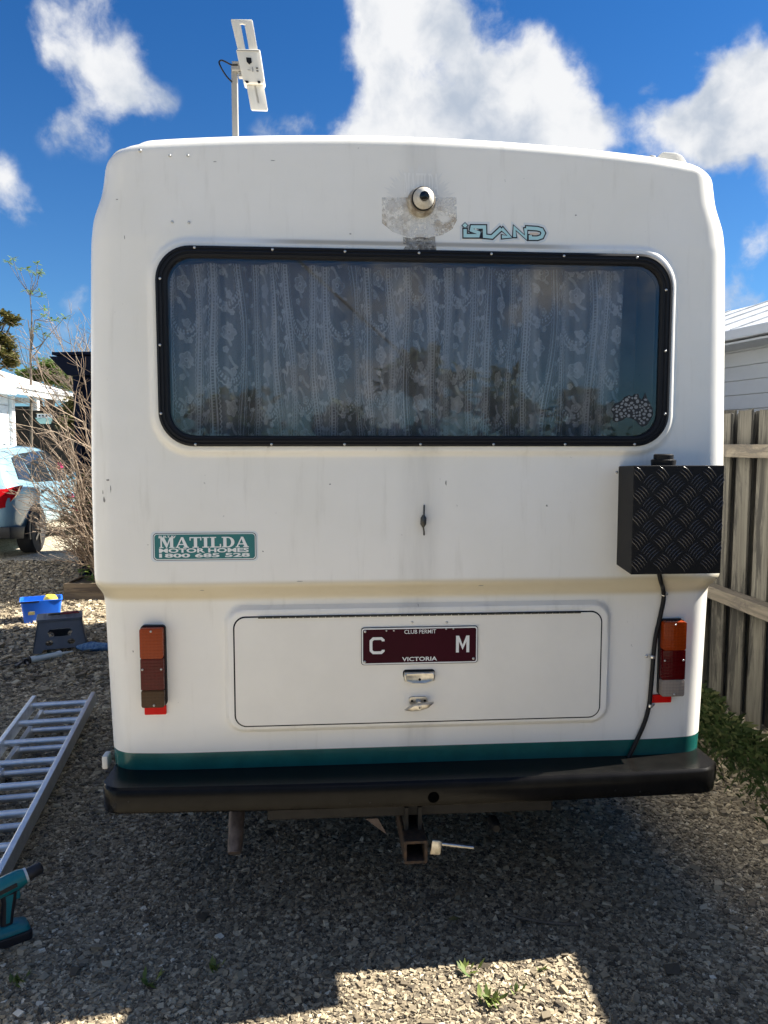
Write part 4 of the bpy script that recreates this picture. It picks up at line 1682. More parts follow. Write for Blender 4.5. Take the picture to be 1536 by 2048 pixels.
mb.loft([[(p0[0] - .012, .0, p0[1] + .03), (p0[0] + .03, .0, p0[1] + .03), (p1[0] + .01, .0, p1[1] + .004)], [(p0[0] - .012, .006, p0[1] + .03), (p0[0] + .03, .006, p0[1] + .03), (p1[0] + .01, .006, p1[1] + .004)]])
mb.build('chain_lug', MT['pipe'], TH_)
mb = MB()
p = van(985, 1640, 0)
mb.lathe((p[0], .0, p[1]), (0, -1, 0), [(.018, 0), (.018, .05), (.012, .06)], 12)
mb.build('trailer_socket', MT['black'], TH_, 40)
mb = MB()
p = van(471, 1640, .03)
q = van(471, 1690, .03)
mb.tube([(p[0], .45, .42), (p[0], .16, .40), (p[0], .06, .36), (q[0], .02, q[1] + .01), (q[0], .0, q[1] - .012)], [.026, .026, .026, .025, .022], 16)
mb.build('exhaust_pipe', MT['pipe'], VAN, 50)
for s_ in (-1, 1):
    for y_, wd in ((1.35, .38), (4.1, .2)):
        WH = sub('wheel', VAN, (s_ * (.99 - wd / 2), y_, .36))
        q = MB()
        q.lathe((-wd / 2, 0, 0), (1, 0, 0), [(.2, 0), (.34, 0), (.36, .03), (.36, wd - .03), (.34, wd), (.2, wd)], 28)
        q.build('tyre', MT['tyre'], WH, 40)
        q = MB()
        q.lathe((-wd / 2 + .01, 0, 0), (1, 0, 0), [(.05, .02), (.205, 0), (.205, wd - .02), (.05, wd - .04)], 20)
        q.build('rim', MT['rim'], WH, 40)
mb = MB()
mb.tube([(-.85, 1.35, .36), (.85, 1.35, .36)], .07, 10)
for s_ in (-.42, .42):
    mb.box((s_, 2.3, .45), (.09, 4.2, .13))
mb.build('chassis_frame', MT['chassis'], VAN)
mb = MB()
a, b_ = van(211, 1520, .1)
mb.box((a + .004, .10, b_), (.02, .05, .045))
mb.build('side_marker', MT['plastic_white'], VAN, 40, .006)

# antenna on the roof
AN = sub('tv_antenna', VAN)
av = .20
pm = [van(471, 276, av), van(466, 130, av)]
mb = MB()
mx_ = pm[0][0]
ztp = pm[1][1]
mb.box((mx_ - .001, av + .012, (2.50 + ztp) / 2), (.0195, .0195, ztp - 2.50))
mb.build('antenna_mast', MT['mastgrey'], AN, bevel=.002)


def ant_plate(name, loops, v0, v1, mt, bev=0):
    q = MB()
    # leans: top edge further back
    f0 = lambda a, b_: (a, v0, b_)
    f1 = lambda a, b_: (a, v1, b_)
    plate(q, loops, f0, f1)
    return q.build(name, MT[mt], AN, 40, bev)


va_ = av - .03
P2 = lambda L_: [van(x, y, va_) for x, y in L_]


def z7(x, y):              # crop px of the antenna close-up (zoom 7.315, origin 400,20)
    return 400 + x / 7.315, 20 + y / 7.315


ant_plate('antenna_panel', [P2([z7(*q) for q in [(450, 140), (460, 132), (755, 138), (768, 155), (850, 625), (560, 615)]]), P2([z7(*q) for q in [(575, 205), (620, 196), (662, 212), (655, 240), (722, 600), (668, 600), (600, 235)]])], va_, va_ + .008, 'plastic_white', .001)
ant_plate('antenna_panel', [P2([z7(*q) for q in [(680, 1100), (930, 1095), (990, 1440), (985, 1470), (760, 1462), (742, 1440)]]), P2([z7(*q) for q in [(782, 1095), (822, 1095), (880, 1368), (838, 1372)]])], va_, va_ + .008, 'plastic_white', .001)
ant_plate('antenna_housing', [P2([z7(*q) for q in [(535, 620), (548, 600), (870, 605), (885, 625), (950, 1060), (930, 1100), (660, 1090), (640, 1075)]])], va_ - .014, va_ + .03, 'plastic_white', .004)
for a_, b_ in (([(680, 730), (755, 735), (765, 800), (725, 830), (690, 790)], 'black'), ([(765, 870), (782, 870), (788, 935), (772, 935)], 'mastgrey'), ([(825, 875), (855, 878), (855, 890), (825, 888)], 'black'), ([(832, 918), (862, 920), (862, 932), (832, 930)], 'black'), ([(705, 905), (745, 908), (745, 916), (705, 914)], 'mastgrey'), ([(665, 1065), (715, 1072), (720, 1095), (680, 1098)], 'black'), ([(845, 1070), (890, 1075), (890, 1100), (855, 1100)], 'black'), ([(548, 618), (868, 624), (870, 636), (552, 630)], 'mastgrey')):
    ant_plate('antenna_fitting', [P2([z7(*q) for q in a_])], va_ - .0165, va_ - .012, b_)
q = MB()
b0, b1 = van(*z7(470, 765), av), van(*z7(620, 905), av)
q.box(((b0[0] + b1[0]) / 2, av + .005, (b0[1] + b1[1]) / 2), (b1[0] - b0[0], .03, b0[1] - b1[1]))
b0, b1 = van(*z7(560, 905), av), van(*z7(625, 985), av)
q.box(((b0[0] + b1[0]) / 2, av + .005, (b0[1] + b1[1]) / 2), (b1[0] - b0[0], .02, b0[1] - b1[1]))
q.build('antenna_bracket', MT['mastgrey'], AN, bevel=.002)
q = MB()
cc = [Vector((*[van(*z7(x, y), av)[0]], av - .01, van(*z7(x, y), av)[1])) for x, y in ((560, 825), (470, 825), (390, 785), (325, 758), (290, 775), (292, 815), (340, 910), (405, 1005), (475, 1075))]
q.tube(spline(cc, 4), .0026, 6)
q.build('antenna_lead', MT['black'], AN, 60)
# vent cowl on the roof, right
rv = .30
mb = MB()
lp = [van(*q, rv) for q in ((1318, 345), (1320, 308), (1328, 303), (1352, 305), (1364, 310), (1373, 322), (1374, 345))]
plate(mb, [lp], lambda a, b_: (a, rv, b_), lambda a, b_: (a, rv + .25, b_ - .01))
mb.build('roof_vent_cowl', MT['plastic_white'], VAN, 40, .004)
mb = MB()
lp = [van(*q, rv) for q in ((1300, 335), (1301, 309), (1307, 305), (1317, 307), (1318, 335))]
plate(mb, [lp], lambda a, b_: (a, rv + .02, b_), lambda a, b_: (a, rv + .2, b_))
mb.build('roof_vent_clamp', MT['mastgrey'], VAN, 40, .003)


# ------------------------------------------------------------------ plants helpers
def leaves_into(mb, c_, n_, spread, size, r_, droop=0.3, asp=0.32):
    for _ in range(n_):
        d = Vector((r_.gauss(0, 1), r_.gauss(0, 1), r_.gauss(0, .8)))
        d.normalize()
        b0 = Vector(tuple(map(float, c_))) + Vector((d.x * spread[0], d.y * spread[1], d.z * spread[2])) * (r_.random() ** .45)
        ax = Vector((d.x + r_.gauss(0, .6), d.y + r_.gauss(0, .6), r_.uniform(-droop, .7)))
        ax.normalize()
        sd_ = ax.cross(Vector((r_.gauss(0, .3), r_.gauss(0, .3), 1)))
        if sd_.length < 1e-3:
            continue
        sd_.normalize()
        L_ = size * r_.uniform(.6, 1.3)
        w_ = L_ * asp
        nn = sd_.cross(ax)
        mb.add([b0, b0 + ax * L_ * .45 + sd_ * w_ + nn * L_ * .05, b0 + ax * L_ - nn * L_ * .08, b0 + ax * L_ * .45 - sd_ * w_ + nn * L_ * .05], [(0, 1, 2, 3)], r_.random())


def crown_tree(name, base, trunk_h, trunk_r, blobs, leaf, nleaf, mt, label, cat, group=None, limbs=True):
    """tree thing: trunk + limbs, crown of leaf faces gathered in clumps"""
    r_ = random.Random(hash(label) % 1000 if False else sum(map(ord, label)))
    T_ = thing(name, label, cat, base, 0, group)
    B0 = Vector(tuple(map(float, base)))
    q = MB()
    topc = Vector((0, 0, trunk_h))
    q.tube([(0, 0, -.05), (r_.uniform(-.05, .05), 0, trunk_h * .5), topc], [trunk_r, trunk_r * .75, trunk_r * .5], 8)
    for c_, rad in blobs:
        cc_ = Vector(tuple(map(float, c_))) - B0
        mid_ = topc.lerp(cc_, .5) + Vector((r_.gauss(0, .1), r_.gauss(0, .1), .1)) * rad
        q.tube([topc - Vector((0, 0, trunk_h * .2)), mid_, cc_], [trunk_r * .5, trunk_r * .3, trunk_r * .12], 5)
    q.build('trunk', MT['bark'], T_, 60)
    q = MB()
    tot = sum(rad ** 2 for _, rad in blobs)
    for c_, rad in blobs:
        cc_ = Vector(tuple(map(float, c_))) - B0
        ncl = max(5, int(9 * 1.0))
        for _ in range(ncl):
            d = Vector((r_.gauss(0, 1), r_.gauss(0, 1), r_.gauss(0, .8))).normalized() * rad * r_.uniform(.25, .85)
            leaves_into(q, cc_ + d, int(nleaf * rad ** 2 / tot / ncl), (rad * .42, rad * .42, rad * .34), leaf, r_)
    q.build('crown', MT[mt], T_, fix=False)
    return T_


# ------------------------------------------------------------------ paling fence on the right
fb = gnd(1436, 1409)
FN = thing('paling_fence', 'weathered grey timber paling fence with two rails along the driveway', 'fence', (fb[0], fb[1], 0), YAW)
pal_me = []
rp = random.Random(9)
for k in range(9):
    q = MB()
    w_, hh_, th_ = .150 + rp.uniform(-.008, .008), 1.0, .014
    q.box((0, 0, .5), (th_, w_ if k < 6 else .205, 1))
    me = bpy.data.meshes.new('paling')
    me.from_pydata(q.v, [], q.f)
    bm = bmesh.new()
    bm.from_mesh(me)
    bmesh.ops.recalc_face_normals(bm, faces=bm.faces)
    # uneven saw-cut top, slightly cupped edge
    for vv in bm.verts:
        if vv.co.z > .5:
            vv.co.z += rp.uniform(-.008, .008)
        vv.co.x += rp.uniform(-.002, .002)
    bmesh.ops.bevel(bm, geom=list(bm.edges), offset=.002, segments=1, affect='EDGES')
    bm.to_mesh(me)
    bm.free()
    me.materials.append(MT['paling'])
    pal_me.append(me)
y = -5.6
k = 0
while y < 8.0:
    tall = 1.80 if y > -1.0 else 1.66
    ob = bpy.data.objects.new('paling', pal_me[k % 6])
    C.objects.link(ob)
    ob.parent = FN
    ob.location = (.02 + rp.uniform(-.008, .008), y, .0)
    ob.scale = (1, 1, tall + rp.uniform(-.012, .012))
    ob.rotation_euler = (rp.uniform(-.006, .006), 0, rp.uniform(-.03, .03))
    ob2 = bpy.data.objects.new('paling', pal_me[6 + k % 3])
    C.objects.link(ob2)
    ob2.parent = FN
    ob2.location = (.085, y + .11, .0)
    ob2.scale = (1, 1, tall + rp.uniform(-.02, .012))
    k += 1
    y += .218 + rp.uniform(-.008, .008)
for z_, nm in ((1.565, 'rail'), (.70, 'rail')):
    q = MB()
    q.box((-.035, 1.2, z_), (.085, 13.6, .075))
    q.build(nm, MT['rail'], FN, bevel=.004)
for y_ in (-5.2, -2.5, .9 + 1.9, 5.4):
    q = MB()
    q.box((.19, y_, .8), (.1, .1, 1.7))
    q.build('post', MT['rail'], FN, bevel=.004)

# grass strip below it
mb = MB()
rg = random.Random(31)
mb_e = MB()
for _ in range(26000):
    y_ = rg.uniform(-3.3, 5.0)
    x_ = -abs(rg.gauss(0, .26)) - .02 + .1 * math.sin(y_ * 3)
    if x_ > -.03 or x_ < -.62:
        continue
    P_ = Vector((x_, y_, 0))
    hgt = rg.uniform(.03, .11) * (1 - .6 * abs(x_) / .65)
    a = rg.uniform(0, 6.28)
    lean = Vector((math.cos(a), math.sin(a), 0)) * hgt * rg.uniform(.3, 1.1)
    wv = Vector((-math.sin(a), math.cos(a), 0)) * rg.uniform(.0008, .002)
    mb.add([P_ - wv, P_ + wv, P_ + lean * .45 + Vector((0, 0, hgt * .75)) + wv * .8, P_ + lean + Vector((0, 0, hgt * .8))], [(0, 1, 2), (0, 2, 3)], rg.random())
go = mb.build('grass', MT['grass'], fix=False)
go.location = (fb[0], fb[1], 0)
go.rotation_euler = (0, 0, YAW)
tag(go, 'shaggy dark green grass growing along the foot of the paling fence', 'grass', None, 'stuff')

# ------------------------------------------------------------------ house on the right
ea, eb = atY(1441, 664, 7.87), atY(1536, 646, 7.29)
hy = math.radians(13)
hc = np.array([3.56, 7.55])
HR = thing('weatherboard_house', 'pale grey weatherboard house with sheet roof behind the paling fence', 'house', (hc[0], hc[1], 0), hy)
ez = 2.74
q = MB()
q.box((2.5, 2.0, 1.35), (4.2, 13.0, 2.66))
q.build('wall', MT['cladding'], HR)
for i in range(17):
    q = MB()
    z_ = .15 + i * .152
    q.loft([[(.40, -4.5, z_), (.40, 8.5, z_), (.37, 8.5, z_ + .003), (.37, -4.5, z_ + .003)], [(.40, -4.5, z_ + .150), (.40, 8.5, z_ + .150), (.385, 8.5, z_ + .150), (.385, -4.5, z_ + .150)]])
    q.build('weatherboard', MT['cladding'], HR)
q = MB()
q.box((.19, 2.0, ez - .13), (.42, 13.2, .02))
q.build('soffit', MT['cladding'], HR)
q = MB()
q.loft([[(-.02, -4.7, ez), (2.4, -4.7, ez + .82), (4.8, -4.7, ez), (4.8, -4.7, ez - .05), (2.4, -4.7, ez + .76), (-.02, -4.7, ez - .05)], [(-.02, 8.7, ez), (2.4, 8.7, ez + .82), (4.8, 8.7, ez), (4.8, 8.7, ez - .05), (2.4, 8.7, ez + .76), (-.02, 8.7, ez - .05)]])
rf = q.build('roof', MT['roofgrey'], HR)
for i in range(17):
    q = MB()
    y_ = -4.5 + i * .8
    q.bar((-.02, y_, ez + .006), (2.36, y_, ez + .816), .03, .02)
    q.build('roof_seam', MT['roofgrey'], rf)
q = MB()
q.box((-.03, 2.0, ez - .055), (.09, 13.3, .10))
q.build('gutter', MT['cladding'], HR, bevel=.01)
q = MB()
q.box((.0, -.45, ez - .22), (.11, .11, .20))
q.build('downpipe_head', MT['trimwhite'], HR, bevel=.005)

# ------------------------------------------------------------------ white house on the left
HL = thing('white_house', 'white house with low sheet roof and dark open carport beyond the blue car', 'house', (-6.1, 12.2, 0), math.radians(4))
q = MB()
q.loft([[(0.02, -7, 2.62), (-2.5, -7, 3.42), (-5, -7, 2.62), (-5, -7, 2.56), (-2.5, -7, 3.36), (0.02, -7, 2.56)], [(0.02, 4.2, 2.62), (-2.5, 4.2, 3.42), (-5, 4.2, 2.62), (-5, 4.2, 2.56), (-2.5, 4.2, 3.36), (0.02, 4.2, 2.56)]])
rf = q.build('roof', MT['roofwhite'], HL)
for i in range(14):
    q = MB()
    y_ = -6.8 + i * .8
    q.bar((0.02, y_, 2.626), (-2.45, y_, 3.412), .03, .02)
    q.build('roof_seam', MT['roofwhite'], rf)
q = MB()
q.box((.0, -3.15, 2.50), (.10, 7.7, .17))
q.build('gutter', MT['trimwhite'], HL, bevel=.01)
q = MB()
q.box((-.03, 2.45, 2.52), (.05, 3.5, .13))
q.build('fascia', MT['trimwhite'], HL)
q = MB()
q.box((-.16, -1.5, 2.505), (.28, 11.0, .012))
q.build('soffit', MT['trimwhite'], HL)
q = MB()
q.box((-2.43, -3.0, 1.2), (4.1, 8.6, 2.46))
q.build('wall', MT['claddingL'], HL)
for i in range(11):
    q = MB()
    q.box((-.355, -3.0, .14 + i * .225), (.05, 8.6, .215))
    q.build('weatherboard', MT['claddingL'], HL, bevel=.004)
q = MB()
q.box((-.33, 1.38, 1.22), (.11, .12, 2.44))
q.build('corner_post', MT['trimwhite'], HL)
q = MB()
q.box((-.12, 1.95, 2.34), (.12, .12, .24))
q.box((-.55, 1.95, 2.40), (.9, .10, .10))
q.build('beam_end', MT['trimwhite'], HL)
q = MB()
q.box((-1.3, 4.15, 1.2), (2.4, .06, 2.4))
q.build('carport_back_wall', MT['darkfence'], HL)
DF = thing('dark_fence', 'dark stained timber fence in the shade behind the bare shrub', 'fence', (-7.0, 16.6, 0))
for i in range(22):
    q = MB()
    q.box((-.4 + i * .16, rnd.uniform(-.01, .01), 1.2 + rnd.uniform(-.01, .01)), (.15, .02, 2.4))
    q.build('paling', MT['darkfence'], DF)
# boat-shaped ornament
bp = atY(90, 836, 13.4)
BO = thing('boat_ornament', 'small white and green boat-shaped ornament hanging before the dark fence', 'ornament', bp, 0.25)
q = MB()
q.loft([[(-.15, -.05, .0), (.13, -.05, .0), (.13, .05, .0), (-.15, .05, .0)], [(-.12, -.04, -.05), (.11, -.04, -.05), (.11, .04, -.05), (-.12, .04, -.05)], [(-.08, -.02, -.10), (.09, -.02, -.10), (.09, .02, -.10), (-.08, .02, -.10)]])
MT['paleteal'] = mat('faded_green_paint', (0.35, 0.52, 0.48), 0.6)
q.build('hull', MT['paleteal'], BO)
q = MB()
q.box((0, 0, .035), (.24, .085, .07))
q.build('cabin', MT['trimwhite'], BO)
for i in range(4):
    q = MB()
    q.box((-.08 + i * .055, -.043, .035), (.03, .004, .03))
    q.build('window', MT['carglass'], BO)
q = MB()
q.box((0, 0, .076), (.27, .10, .012))
MT['tanroof'] = mat('ornament_roof_tan', (0.45, 0.33, 0.2), 0.7)
q.build('roof', MT['tanroof'], BO)
q = MB()
q.tube([(0, 0, .08), (0, 0, .5)], .003, 4)
q.build('hanger', MT['black'], BO)

# ------------------------------------------------------------------ navy building behind the motorhome
nb = atY(157, 900, 8.75)
NB = thing('navy_shed', 'dark navy sheet-clad building with overhanging flat roof behind the bare shrub', 'building', (nb[0], 8.75, 0))
q = MB()
q.box((2.2, 1.6, 1.18), (4.4, 3.2, 2.36))
q.build('wall', MT['navy'], NB)
for i in range(14):
    q = MB()
    q.box((.05 + i * .19, -.012, 1.18), (.03, .024, 2.34))
    q.build('cladding_rib', MT['navy'], NB)
q = MB()
q.box((.02, -.02, 1.18), (.07, .07, 2.36))
q.build('corner_trim', MT['navy'], NB)
q = MB()
q.loft([[(-.20, -.22, 2.56), (4.5, -.22, 2.62), (4.5, 3.3, 2.62), (-.20, 3.3, 2.56)], [(-.06, -.10, 2.37), (4.4, -.10, 2.42), (4.4, 3.2, 2.42), (-.06, 3.2, 2.37)]])
q.build('roof', MT['navy'], NB)
q = MB()
q.box((2.17, 1.54, 2.62), (4.66, 3.56, .03), Matrix.Rotation(-.0128, 3, 'Y'))
q.build('roof_capping', MT['navy'], NB)

# ------------------------------------------------------------------ car
cw = gnd(64, 1104)
CY = math.radians(7)
CAR = thing('parked_car', 'pale blue small hatchback car parked on the gravel beyond the bare shrub', 'car', (0, 0, 0), CY)
# car-local: rear right wheel centre at (0.80, -1.30)
off = Matrix.Rotation(CY, 3, 'Z') @ Vector((.82, -1.30, 0))
CAR.location = (cw[0] - off.x, cw[1] - off.y, 0)


def car_sec(y_, hw, zl, zbelt, zroof, hwr):
    half = [(hw * .86, zl), (hw * .97, zl + .16), (hw, zl + .38), (hw * .985, zbelt - .06), (hw * .955, zbelt), (hwr + (hw * .955 - hwr) * .35, zbelt + (zroof - zbelt) * .62), (hwr, zroof - .06), (hwr * .82, zroof - .012), (hwr * .4, zroof)]
    return [(a, y_, b_) for a, b_ in half] + [(-a, y_, b_) for a, b_ in half[::-1]]


secs = [(-2.14, .60, .42, .80, .86, .50), (-2.10, .74, .34, .98, 1.04, .60), (-2.02, .82, .30, 1.02, 1.20, .62), (-1.86, .875, .28, 1.03, 1.42, .60), (-1.65, .90, .27, 1.03, 1.535, .60), (-1.3, .91, .26, 1.02, 1.575, .61), (-.6, .91, .25, 1.0, 1.60, .62), (.1, .91, .25, .98, 1.585, .62), (.5, .91, .25, .97, 1.50, .60), (.95, .90, .25, .965, 1.18, .64), (1.25, .89, .26, .95, 1.03, .68), (1.8, .84, .30, .86, .93, .62), (2.1, .72, .36, .72, .78, .52)]
q = MB()
q.loft([car_sec(*s_) for s_ in secs])
bod = q.build('body', MT['carblue'], CAR, 40)
sub_ = bod.modifiers.new('subdiv', 'SUBSURF')
sub_.levels = sub_.render_levels = 2


def carside(y_, f):        # point on the right flank between belt and roof, f 0..1
    ys = [s_[0] for s_ in secs]
    hw = np.interp(y_, ys, [s_[1] for s_ in secs])
    zb_ = np.interp(y_, ys, [s_[3] for s_ in secs])
    zr_ = np.interp(y_, ys, [s_[4] for s_ in secs])
    hr_ = np.interp(y_, ys, [s_[5] for s_ in secs])
    A_, B_, C_ = (hw * .955, zb_), (hr_ + (hw * .955 - hr_) * .35, zb_ + (zr_ - zb_) * .62), (hr_, zr_ - .06)
    x = np.interp(f, [0, .65, 1], [A_[0], B_[0], C_[0]])
    z = np.interp(f, [0, .65, 1], [A_[1], B_[1], C_[1]])
    return float(x), float(z)


for poly in ([(-1.72, .18), (-1.22, .05), (-1.22, .86), (-1.52, .80)], [(-1.16, .05), (-.30, .05), (-.30, .92), (-1.16, .87)], [(-.22, .05), (.72, .06), (.42, .80), (.2, .92), (-.22, .92)]):
    q = MB()
    pts = []
    dense = []
    for i in range(len(poly)):
        a, b_ = poly[i], poly[(i + 1) % len(poly)]
        for t_ in np.linspace(0, 1, 5)[:-1]:
            dense.append((a[0] + (b_[0] - a[0]) * t_, a[1] + (b_[1] - a[1]) * t_))
    outer = [(carside(*d)[0] + .012, d[0], carside(*d)[1]) for d in dense]
    inner_ = [(carside(*d)[0] - .03, d[0], carside(*d)[1]) for d in dense]
    q.loft([outer, inner_])
    q.build('side_window', MT['carglass'], CAR, bevel=.004)
q = MB()
q.loft([[(-.50, -2.01, 1.12), (.50, -2.01, 1.12), (.48, -1.80, 1.44), (-.48, -1.80, 1.44)], [(-.50, -1.95, 1.10), (.50, -1.95, 1.10), (.48, -1.74, 1.42), (-.48, -1.74, 1.42)]])
q.build('rear_window', MT['carglass'], CAR, bevel=.01)
q = MB()
q.box((0, -1.83, 1.50), (1.1, .16, .03))
q.build('roof_spoiler', MT['carblue'], CAR, bevel=.01)
for s_ in (-1, 1):
    q = MB()
    pl = [(.40, 0), (.74, .02), (.895, .06), (.84, -.10), (.74, -.24), (.60, -.27), (.58, -.08)]
    def lampy(x):
        return -2.115 + max(0, x - .50) ** 2 * 1.75
    q.loft([[(s_ * a, lampy(a) - .075, .97 + b_) for a, b_ in pl], [(s_ * a, lampy(a) + .06, .97 + b_) for a, b_ in pl]])
    q.build('tail_lamp', MT['carlamp'], CAR, 40, .006)
q = MB()
q.loft([[(-.80, -2.10, .30), (.80, -2.10, .30), (.80, -2.11, .46), (-.80, -2.11, .46)], [(-.88, -1.8, .26), (.88, -1.8, .26), (.90, -1.8, .44), (-.90, -1.8, .44)]])
q.build('rear_bumper_cladding', MT['carblack'], CAR, 40, .01)
q = MB()
q.box((0, -2.13, .33), (1.1, .02, .02))
q.build('bumper_trim', MT['chrome'], CAR)
for s_ in (-1, 1):
    for y_ in (-1.30, 1.32):
        WH = sub('wheel', CAR, (s_ * .82, y_, .33))
        q = MB()
        q.lathe((-.11, 0, 0), (1, 0, 0), [(.2, 0), (.32, 0), (.335, .02), (.335, .2), (.32, .22), (.22, .22)], 32)
        q.build('tyre', MT['tyre'], WH, 40)
        q = MB()
        q.lathe((-.09, 0, 0), (1, 0, 0), [(.05, .0), (.222, 0), (.222, .18), (.05, .2)], 24)
        for a in range(5):
            th = a * 2 * math.pi / 5
            q.bar((s_ * .115, .04 * math.cos(th), .04 * math.sin(th)), (s_ * .112, .21 * math.cos(th), .21 * math.sin(th)), .05, .02, (1, 0, 0))
        q.build('rim', MT['rim'], WH, 40)
        q = MB()
        arc = [(.39 * math.cos(a), .39 * math.sin(a)) for a in np.linspace(-.25, math.pi + .25, 18)]
        q.loft([[(s_ * .895, y_ + a, .33 + b_) for a, b_ in arc], [(s_ * .922, y_ + a, .33 + b_) for a, b_ in arc]])
        q.build('wheel_arch', MT['carblack'], CAR)
    q = MB()
    q.loft([[(s_ * .93, .52, 1.0), (s_ * 1.10, .50, 1.02), (s_ * 1.10, .50, 1.14), (s_ * .93, .52, 1.12)], [(s_ * .93, .60, 1.0), (s_ * 1.06, .62, 1.02), (s_ * 1.06, .62, 1.12), (s_ * .93, .60, 1.12)]])
    q.build('door_mirror', MT['carblue'], CAR, 40, .015)
for y_ in (-.95, .0):
    q = MB()
    q.box((.918, y_, .90), (.03, .16, .03))
    q.build('door_handle', MT['carblack'], CAR, bevel=.006)

# ------------------------------------------------------------------ planter with bare shrub
p0, p1 = gnd(134, 1201), gnd(200, 1201)
PL = thing('planter_box', 'low weathered timber planter box beside the motorhome', 'planter', ((p0[0] + p1[0]) / 2 + .15, p0[1] + .2, 0))
pw = (p1[0] - p0[0]) + .35
for i in range(2):
    for sy in (-.2, .25):
        q = MB()
        q.box((0, sy, .045 + i * .092), (pw, .03, .088))
        q.build('plank', MT['planter'], PL, bevel=.004)
    for sx in (-1, 1):
        q = MB()
        q.box((sx * (pw / 2 - .015), .025, .045 + i * .092), (.03, .42, .088))
        q.build('plank', MT['planter'], PL, bevel=.004)
q = MB()
q.box((0, .025, .13), (pw - .06, .41, .06))
q.build('soil', MT['fenceearth'], PL)
SB = thing('bare_shrub', 'tall leafless shrub with dense pale twigs growing in the planter', 'shrub', (PL.location.x + .12, PL.location.y + .05, .15))
q = MB()
rs = random.Random(17)


def grow(q, p_, d, L_, r_, depth):
    pts, rl = [p_], [r_]
    cur, dd = Vector(p_), Vector(d)
    nseg = 5
    for i in range(nseg):
        dd = (dd + Vector((rs.gauss(0, .16), rs.gauss(0, .12), rs.gauss(.04, .12)))).normalized()
        cur = cur + dd * L_ / nseg
        pts.append(cur.copy())
        rl.append(r_ * (1 - .7 * (i + 1) / nseg))
        if depth > 0 and i > 0 or (depth > 1):
            for _ in range(2 if depth > 1 else rs.choice((1, 2))):
                nd = (dd + Vector((rs.gauss(-.35, .65), rs.gauss(-.05, .5), rs.gauss(.05, .5)))).normalized()
                grow(q, cur.copy(), nd, L_ * rs.uniform(.25, .5), max(.0028, r_ * .5), depth - 1)
    q.tube(pts, [max(.0022, a) for a in rl], 4, False, rs.random())


for i in range(30):
    b0 = Vector((rs.uniform(-.22, .22), rs.uniform(-.12, .12), 0))
    d = Vector((rs.gauss(-.08, .20), rs.gauss(-.02, .22), 1)).normalized()
    grow(q, b0, d, rs.choice((.8, .95, 1.1, 1.2, 1.3, 1.85)), rs.uniform(.007, .013), 2)
for i in range(46):
    b0 = Vector((rs.uniform(-.1, .2), rs.uniform(-.1, .1), rs.uniform(.15, 1.2)))
    d = Vector((-1, rs.gauss(-.1, .4), rs.gauss(.15, .3))).normalized()
    grow(q, b0, d, rs.uniform(.28, .52), .006, 1)
q.build('branches', MT['twig'], SB, fix=False)
q = MB()
leaves_into(q, (-.12, -.12, .12), 160, (.22, .12, .12), .05, rs)
leaves_into(q, (.02, .3, 1.75), 220, (.25, .1, .3), .055, rs)
q.build('leaves', MT['leafbright'], SB, fix=False)
fp = atY(156, 988, 8.3)
q = MB()
FLW = thing('flowering_plant', 'leafy plant with pink flowers behind the bare shrub twigs', 'plant', (fp[0], 8.3, 0))
q.tube([(0, 0, 0), (.02, 0, .5), (0, 0, 1.05)], .008, 5)
q.build('stem', MT['bark'], FLW)
q = MB()
leaves_into(q, (0, 0, .85), 260, (.22, .2, .45), .06, rs)
q.build('leaves', MT['leafbright'], FLW, fix=False)
for a, b_ in ((0, 1.07), (.05, .93), (-.10, 1.38)):
    q = MB()
    for k in range(7):
        th = k * .9
        q.add([(a, -.2, b_), (a + .035 * math.cos(th), -.215, b_ + .035 * math.sin(th)), (a + .04 * math.cos(th + .6), -.19, b_ + .04 * math.sin(th + .6))], [(0, 1, 2)])
    q.build('flower', MT['pink'], FLW, fix=False)

# young tree with leaf rosettes
ty = 14.0
tb_ = np.array([atY(63, 1000, ty)[0], ty, 0.0])
YT = thing('young_tree', 'slender young tree with sparse leaf rosettes against the sky', 'tree', (tb_[0], ty, 0))
B0 = Vector((tb_[0], ty, 0))


def tp_(px, py, dy=0):
    return Vector(tuple(atY(px, py, ty + dy))) - B0


q = MB()
q.tube([(0, 0, 0), tp_(63, 900), tp_(62, 760), tp_(61, 700), tp_(67, 668)], [.03, .026, .022, .02, .014], 7)
rt = random.Random(3)
tips = [(25, 516), (16, 524), (39, 537), (55, 538), (66, 545), (75, 527), (82, 542), (77, 548), (50, 581), (63, 584), (79, 583), (84, 592), (90, 616), (88, 632), (103, 637), (113, 640), (130, 634), (80, 650), (72, 656), (66, 662), (85, 668), (95, 670), (76, 715), (84, 718), (104, 722)]
q2 = MB()
forks = [tp_(62, 700), tp_(61, 720), tp_(63, 690)]
mids = [tp_(56, 640, .05), tp_(64, 620, -.05), tp_(70, 640, .05), tp_(86, 685, 0), tp_(90, 680, .08), tp_(60, 590, 0)]
for i, m_ in enumerate(mids):
    q.tube([forks[i % 3], forks[i % 3].lerp(m_, .5) + Vector((rt.gauss(0, .02), rt.gauss(0, .02), 0)), m_], [.012, .010, .008], 5)
